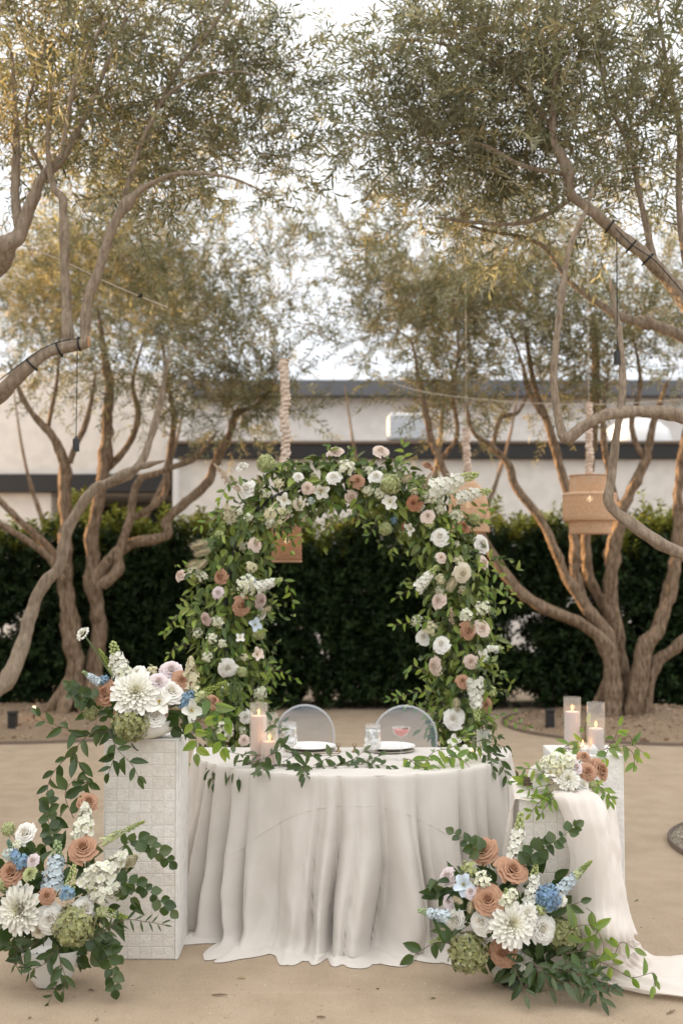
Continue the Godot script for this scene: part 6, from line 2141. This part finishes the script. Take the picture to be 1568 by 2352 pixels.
func build_arrangements() -> void:
	var fc := Vector3(0, 0.35, 1)
	# ---- on the left pedestal
	var d := 5.42
	var p := Vector3(at(331, 1690, d).x, 0.950, -d)
	var c := thing("flower_arrangement", "white bowl of dahlia, roses and blue delphinium on the tall tiled pedestal", "flowers", p)
	var b := MB.new()
	b.lathe([Vector2(0, 0.001), Vector2(0.07, 0.001), Vector2(0.075, 0.004), Vector2(0.118, 0.022), Vector2(0.128, 0.045), Vector2(0.127, 0.075), Vector2(0.121, 0.075), Vector2(0.12, 0.05), Vector2(0, 0.05)], 40)
	put(c, "bowl", b.mesh(), M["bowl_white"])
	fill(c, [["scabiosa", "white", 190, 1455, 17], ["blossom_cluster", "white", 285, 1547, 22], ["blossom_cluster", "blue", 240, 1562, 13], ["rose", "toffee", 240, 1592, 27], ["rose", "brown", 274, 1633, 23], ["dahlia", "white", 313, 1593, 52], ["rose", "white", 318, 1546, 20, 0.05],
		["rose", "lavender", 365, 1565, 23], ["rose", "lavender", 394, 1538, 26, 0.04], ["rose", "white", 394, 1587, 31], ["rose", "toffee", 418, 1562, 22], ["blossom_cluster", "blue", 434, 1602, 18], ["blossom_cluster", "blue", 424, 1618, 15], ["open_flower", "white", 365, 1613, 30], ["open_flower", "white", 438, 1632, 27], ["rose", "white", 355, 1645, 26],
		["hydrangea", "green", 302, 1660, 43], ["hydrangea", "green", 210, 1638, 18], ["bunny_tail_grass", "grass_tail", 402, 1627, 13], ["rose", "toffee", 492, 1608, 15, 0.1], ["blossom_cluster", "cream", 350, 1540, 14, 0.03]], 335, 1635, 150, 130, d, 0.13)
	reach(c, "flower_spire", "white", at(282, 1556, 5.38), at(258, 1474, 5.36), 1.7)
	reach(c, "flower_spire", "pale_blue", at(232, 1570, 5.36), at(190, 1542, 5.36), 1.3)
	reach(c, "panicle_hydrangea", "cream", at(440, 1590, 5.38), at(438, 1512, 5.36), 0.85)
	reach(c, "bud_spire", "lime", at(450, 1602, 5.34), at(520, 1565, 5.32), 0.8)
	reach(c, "bud_spire", "lime", at(262, 1545, 5.4), at(228, 1490, 5.4), 0.8)
	stem(c, [at(262, 1561, 5.36), at(225, 1505, 5.34), at(196, 1462, 5.33)], 0.0035)
	greens(c, 70, 330, 1645, 150, 62, d, 0.10, "leaf_dark", ["smilax", "broad", "eucalyptus"], 0.07)
	vines(c, [[[250, 1680, 5.3], [205, 1688, 5.25], [165, 1730, 5.22], [130, 1765, 5.2], [112, 1800, 5.2], [108, 1850, 5.18]], [[205, 1688, 5.25], [150, 1672, 5.22], [110, 1660, 5.2], [92, 1645, 5.2]], [[165, 1730, 5.22], [190, 1765, 5.2], [200, 1795, 5.2], [195, 1830, 5.18]], [[248, 1672, 5.26], [270, 1720, 5.20], [305, 1758, 5.18], [318, 1785, 5.17]], [[265, 1715, 5.2], [262, 1740, 5.18], [250, 1775, 5.18]]], "smilax", 0.085, 0.034, "leaf_dark", 0.5, fc)
	vines(c, [[[225, 1610, 5.34], [190, 1595, 5.32], [160, 1575, 5.3]], [[215, 1600, 5.34], [180, 1612, 5.3], [165, 1590, 5.3]]], "eucalyptus", 0.05, 0.028, "leaf_dark", 0.1, fc)
	vines(c, [[[440, 1650, 5.3], [450, 1690, 5.28], [452, 1730, 5.26]], [[440, 1655, 5.32], [470, 1660, 5.3], [500, 1690, 5.3], [510, 1720, 5.28]], [[470, 1600, 5.34], [500, 1625, 5.32], [518, 1660, 5.3]]], "broad", 0.085, 0.036, "leaf_green", 0.4, fc)
	# ---- on the ground, left
	d = 5.06
	p = gnd(120, 2237)
	c = thing("flower_arrangement", "big ground arrangement with a white dahlia beside the tall tiled pedestal", "flowers", Vector3(p.x, 0, -d))
	bowl(c, 120, 2237, d, 0.118, 0.062, 0.155, true)
	c.get_node("bowl").position.y = 0.002
	fill(c, [["dahlia", "white", 50, 2088, 54], ["rose", "white", 116, 2112, 31], ["rose", "white", 199, 2085, 28], ["hydrangea", "green", 172, 2125, 48], ["rose", "toffee", 108, 2058, 22], ["rose", "toffee", 25, 2003, 31], ["rose", "toffee", 190, 1946, 33], ["rose", "toffee", 204, 1841, 28, 0.06], ["rose", "white", 57, 1913, 26], ["rose", "lavender", 75, 1977, 17],
		["blossom_cluster", "blue", 50, 1978, 20], ["blossom_cluster", "pale_blue", 22, 1962, 18], ["blossom_cluster", "blue", 155, 2052, 20], ["dahlia", "lime", 70, 2007, 17], ["panicle_hydrangea", "cream", 296, 1975, 34], ["panicle_hydrangea", "white", 215, 2010, 40], ["blossom_cluster", "white", 262, 2040, 26], ["rose", "cream", 90, 2140, 15], ["hydrangea", "lime", 5, 2030, 18], ["blossom_cluster", "white", 40, 1940, 12], ["hydrangea", "lime", 20, 1905, 16, 0.06]], 130, 2060, 160, 170, d, 0.18)
	reach(c, "panicle_hydrangea", "white", at(186, 1938, 5.03), at(198, 1848, 5.05), 1.0)
	reach(c, "panicle_hydrangea", "white", at(196, 2040, 4.93), at(288, 1962, 4.95), 0.95)
	reach(c, "panicle_hydrangea", "white", at(215, 2060, 4.91), at(300, 2020, 4.93), 0.8)
	reach(c, "flower_spire", "pale_blue", at(122, 2040, 4.95), at(134, 1932, 4.97), 1.5)
	reach(c, "flower_spire", "blue", at(52, 1996, 4.98), at(18, 1930, 5.02), 1.2)
	reach(c, "bud_spire", "white", at(155, 2060, 4.9), at(172, 1985, 4.92), 1.3)
	reach(c, "bud_spire", "lime", at(222, 2090, 4.92), at(294, 2108, 4.93), 1.2)
	reach(c, "bud_spire", "lime", at(236, 1934, 5.0), at(332, 1886, 4.98), 0.55)
	greens(c, 110, 135, 2075, 165, 120, d, 0.15, "leaf_dark", ["broad", "eucalyptus", "smilax"], 0.085)
	greens(c, 34, 125, 2165, 110, 35, d - 0.10, 0.05, "leaf_dark", ["ruscus", "broad"], 0.08)
	vines(c, [[[252, 2045, 4.92], [295, 2030, 4.9], [340, 2045, 4.9], [392, 2092, 4.9]], [[275, 1950, 4.98], [310, 1930, 4.96], [355, 1948, 4.95], [390, 1980, 4.95]], [[125, 1950, 5.05], [112, 1880, 5.1], [115, 1835, 5.12]], [[205, 2150, 4.9], [235, 2175, 4.88], [255, 2215, 4.86], [264, 2272, 4.84]], [[212, 2130, 4.92], [240, 2160, 4.9], [268, 2195, 4.88]]], "eucalyptus", 0.062, 0.034, "leaf_dark", 0.2, fc)
	vines(c, [[[132, 2170, 4.9], [140, 2225, 4.86], [130, 2262, 4.84], [112, 2303, 4.82]], [[140, 2210, 4.86], [150, 2245, 4.85], [146, 2275, 4.84]], [[90, 2160, 4.92], [60, 2180, 4.9], [30, 2175, 4.92]], [[128, 2180, 4.88], [100, 2215, 4.86], [75, 2225, 4.86]]], "ruscus", 0.075, 0.030, "leaf_dark", 0.4, fc)
	vines(c, [[[205, 2160, 4.9], [280, 2115, 4.88], [340, 2118, 4.88], [375, 2124, 4.88]], [[70, 2180, 4.93], [45, 2210, 4.9], [70, 2235, 4.88]], [[55, 2175, 4.93], [30, 2200, 4.92], [40, 2222, 4.9]]], "olive", 0.055, 0.018, "leaf_dark", 0.2, fc)
	vines(c, [[[112, 1850, 5.16], [120, 1900, 5.12], [105, 1945, 5.1]], [[170, 1880, 5.12], [150, 1825, 5.15], [175, 1790, 5.16], [205, 1800, 5.16]]], "broad", 0.08, 0.036, "leaf_dark", 0.3, fc)
	# ---- on the ground, right
	d = 5.06
	p = gnd(1180, 2236)
	c = thing("flower_arrangement", "ground arrangement of rust roses and green hydrangea in front of the low draped pedestal", "flowers", Vector3(p.x, 0, -d))
	bowl(c, 1170, 2238, d + 0.05, 0.10, 0.06, 0.10)
	c.get_node("bowl").position.y = 0.002
	fill(c, [["rose", "toffee", 1107, 1951, 31], ["rose", "toffee", 1177, 1996, 32], ["rose", "toffee", 1119, 2066, 33], ["rose", "toffee", 1154, 2190, 33], ["dahlia", "white", 1172, 2124, 50], ["rose", "white", 1245, 2134, 33], ["rose", "white", 1045, 2114, 30], ["rose", "white", 1105, 2118, 26], ["scabiosa", "white", 1212, 2098, 23], ["hydrangea", "green", 1076, 2186, 46], ["hydrangea", "green", 1292, 2147, 38], ["hydrangea", "blue", 1257, 2062, 30], ["dahlia", "white", 1285, 2066, 16, -0.03],
		["rose", "lavender", 1026, 2013, 22], ["open_flower", "pale_blue", 1065, 2033, 25], ["blossom_cluster", "white", 1107, 2022, 22], ["rose", "lavender", 1080, 2048, 17], ["rose", "white", 1203, 2207, 22], ["blossom_cluster", "white", 1160, 2070, 18], ["blossom_cluster", "lime", 1076, 1995, 20], ["rose", "lavender", 1030, 2072, 14], ["open_flower", "white", 1066, 2160, 20], ["blossom_cluster", "lime", 1240, 2090, 15], ["blossom_cluster", "white", 1176, 2055, 16]], 1165, 2100, 150, 150, d, 0.18)
	reach(c, "flower_spire", "white", at(1180, 1985, 5.02), at(1196, 1866, 5.03), 1.15)
	reach(c, "flower_spire", "white", at(1218, 2072, 4.96), at(1230, 1982, 4.97), 1.3)
	reach(c, "flower_spire", "white", at(1150, 2110, 4.9), at(1162, 2040, 4.93), 1.2)
	reach(c, "flower_spire", "pale_blue", at(1286, 2046, 4.98), at(1352, 1982, 4.98), 1.0)
	reach(c, "bud_spire", "lime", at(1320, 2012, 4.97), at(1358, 1977, 4.97), 1.2)
	reach(c, "flower_spire", "pale_blue", at(1030, 2108, 4.92), at(960, 2091, 4.94), 1.4)
	reach(c, "bud_spire", "white", at(1030, 2150, 4.92), at(985, 2165, 4.92), 1.1)
	for q in [[1078, 2100, 1082, 2070], [1062, 2075, 1040, 2062], [1095, 2095, 1104, 2068], [1025, 2135, 1003, 2130]]:
		reach(c, "bunny_tail_grass", "grass_tail", at(q[0], q[1], 4.9), at(q[2], q[3], 4.92), 1.5)
	greens(c, 110, 1165, 2110, 150, 120, d, 0.14, "leaf_dark", ["broad", "smilax", "ruscus"], 0.08)
	greens(c, 60, 1250, 2215, 85, 38, d - 0.10, 0.05, "leaf_dark", ["ruscus", "smilax"], 0.085)
	greens(c, 22, 1045, 2040, 50, 30, d - 0.05, 0.05, "leaf_dark", ["broad"], 0.07)
	vines(c, [[[1110, 1960, 5.02], [1075, 1935, 5.0], [1042, 1914, 5.0]], [[1205, 2010, 5.0], [1220, 1965, 4.98], [1270, 1935, 4.97], [1322, 1898, 4.96]], [[1190, 2010, 5.0], [1205, 1980, 5.0], [1232, 1945, 5.0]]], "eucalyptus", 0.058, 0.034, "leaf_dark", 0.1, fc)
	vines(c, [[[1290, 2160, 4.9], [1320, 2130, 4.88], [1360, 2128, 4.9], [1385, 2170, 4.9], [1378, 2215, 4.9]], [[1300, 2190, 4.88], [1350, 2185, 4.9], [1400, 2205, 4.92], [1425, 2165, 4.95], [1455, 2178, 4.95]], [[1340, 2190, 4.9], [1400, 2220, 4.86], [1450, 2245, 4.86], [1500, 2235, 4.9], [1500, 2265, 4.86]], [[1345, 2085, 4.95], [1365, 2105, 4.93], [1368, 2150, 4.92]]], "smilax", 0.082, 0.045, "leaf_green", 0.3, fc)
	vines(c, [[[1215, 2200, 4.86], [1260, 2240, 4.82], [1320, 2262, 4.8], [1400, 2278, 4.78]], [[1240, 2220, 4.84], [1300, 2232, 4.84], [1350, 2240, 4.82], [1402, 2262, 4.8]], [[1180, 2225, 4.84], [1195, 2255, 4.82], [1205, 2285, 4.78]], [[1225, 2215, 4.86], [1250, 2250, 4.82], [1262, 2272, 4.8]], [[1270, 2215, 4.86], [1330, 2205, 4.88], [1370, 2230, 4.86]], [[1300, 2225, 4.84], [1345, 2250, 4.82], [1380, 2300, 4.74]]], "ruscus", 0.085, 0.024, "leaf_dark", 0.2, Vector3(0, 0.7, 0.7))
	vines(c, [[[1040, 2170, 4.9], [1000, 2165, 4.88], [950, 2195, 4.86]]], "broad", 0.10, 0.05, "leaf_dark", 0.0, fc)
	vines(c, [[[1285, 2085, 4.95], [1312, 2078, 4.94], [1332, 2072, 4.94]]], "broad", 0.075, 0.07, "leaf_dark", 0.0, fc)
	# ---- bouquet lying on the draped pedestal
	d = 5.3
	p = Vector3(at(1295, 1830, 5.3).x, 0.745, -5.3)
	c = thing("bouquet", "hand bouquet of white, lavender and rust flowers lying on the draped pedestal", "bouquet", p)
	fill(c, [["rose", "white", 1235, 1784, 26], ["blossom_cluster", "white", 1270, 1750, 26], ["blossom_cluster", "white", 1302, 1752, 24], ["dahlia", "white", 1304, 1790, 25], ["rose", "cream", 1280, 1822, 22], ["rose", "lavender", 1322, 1762, 19], ["rose", "toffee", 1350, 1772, 22], ["rose", "toffee", 1381, 1768, 27], ["rose", "toffee", 1341, 1737, 17], ["rose", "white", 1338, 1802, 22], ["open_flower", "white", 1318, 1812, 22], ["open_flower", "white", 1263, 1775, 17], ["blossom_cluster", "cream", 1280, 1770, 18], ["blossom_cluster", "lime", 1362, 1802, 14], ["bunny_tail_grass", "grass_tail", 1265, 1795, 15], ["blossom_cluster", "white", 1250, 1760, 18], ["blossom_cluster", "cream", 1300, 1830, 16]], 1300, 1790, 85, 60, d, 0.10)
	greens(c, 40, 1290, 1800, 95, 42, d, 0.08, "leaf_green", ["ruscus", "smilax"], 0.06)
	vines(c, [[[1270, 1800, 5.2], [1235, 1808, 5.18], [1205, 1815, 5.18]], [[1265, 1780, 5.22], [1230, 1768, 5.22], [1204, 1765, 5.22]], [[1280, 1820, 5.18], [1255, 1850, 5.14], [1242, 1868, 5.14]], [[1270, 1815, 5.18], [1240, 1840, 5.14], [1218, 1868, 5.14]], [[1350, 1808, 5.2], [1385, 1810, 5.17], [1402, 1830, 5.15]], [[1370, 1800, 5.18], [1385, 1815, 5.15], [1400, 1840, 5.13]]], "ruscus", 0.06, 0.020, "leaf_green", 0.3, fc)
	var st := MB.new()
	for k in 9:
		st.tube([at(1260, 1790 + k * 2, 5.27) - p, at(1225, 1788 + k * 2.2, 5.27 + 0.012 * sin(k * 2.0)) - p, at(1201, 1784 + k * 2.6, 5.27 + 0.02 * sin(k * 2.0)) - p], [0.0022, 0.0022, 0.002], 6)
	put(c, "stems", st.mesh(), M["stem_brown"])
	# ---- candles on the white pedestal, with a leafy sprig
	candle("candle", "taller lilac pillar candle burning on the white pedestal", Vector3(at(1312, 1710, 5.74).x, 0.854, -5.72), 0.0405, 0.238, 0.035, 0.172, "wax_lilac")
	candle("candle", "shorter lilac pillar candle burning at the front of the white pedestal", Vector3(at(1368, 1725, 5.62).x, 0.854, -5.62), 0.0415, 0.225, 0.034, 0.108, "wax_lilac")
	tealight("tealight", "tealight in a clear cup between the two candles on the white pedestal", Vector3(at(1338, 1726, 5.58).x, 0.854, -5.585))
	var fg := thing("faceted_holder", "small faceted clear glass holder in front of the shorter lilac candle", "candle holder", Vector3(at(1362, 1729, 5.56).x, 0.854, -5.565))
	var gm := MB.new()
	gm.lathe([Vector2(0, 0), Vector2(0.02, 0.0), Vector2(0.023, 0.018), Vector2(0.016, 0.03), Vector2(0.0, 0.046)], 6)
	put(fg, "glass", gm.mesh(), M["ice"])
	var pf := thing("white_flower", "white petal standing among leaves at the foot of the taller lilac candle", "flower", Vector3(at(1318, 1708, 5.62).x, 0.854, -5.62))
	bloom(pf, "open_flower", "white", pf.position + Vector3(0, 0.022, 0.0), 0.028, Vector3(0.2, 0.8, 0.5))
	var lv := thing("leaf_sprig", "leafy green sprig round the candles on the white pedestal", "garland", Vector3(at(1370, 1715, 5.6).x, 0.854, -5.6))
	vines(lv, [[[1345, 1700, 5.6], [1320, 1705, 5.58], [1292, 1718, 5.56]], [[1340, 1715, 5.58], [1312, 1720, 5.56], [1300, 1728, 5.55]], [[1345, 1705, 5.7], [1342, 1675, 5.7], [1346, 1660, 5.7]], [[1385, 1722, 5.56], [1410, 1716, 5.54], [1450, 1712, 5.52], [1475, 1728, 5.52]], [[1390, 1720, 5.6], [1408, 1700, 5.6], [1420, 1668, 5.6]], [[1395, 1722, 5.55], [1390, 1735, 5.52], [1385, 1745, 5.5]], [[1435, 1714, 5.53], [1452, 1730, 5.5], [1456, 1755, 5.5]], [[1452, 1712, 5.52], [1448, 1695, 5.52], [1440, 1690, 5.52]]], "smilax", 0.075, 0.034, "leaf_green", 0.3, fc)
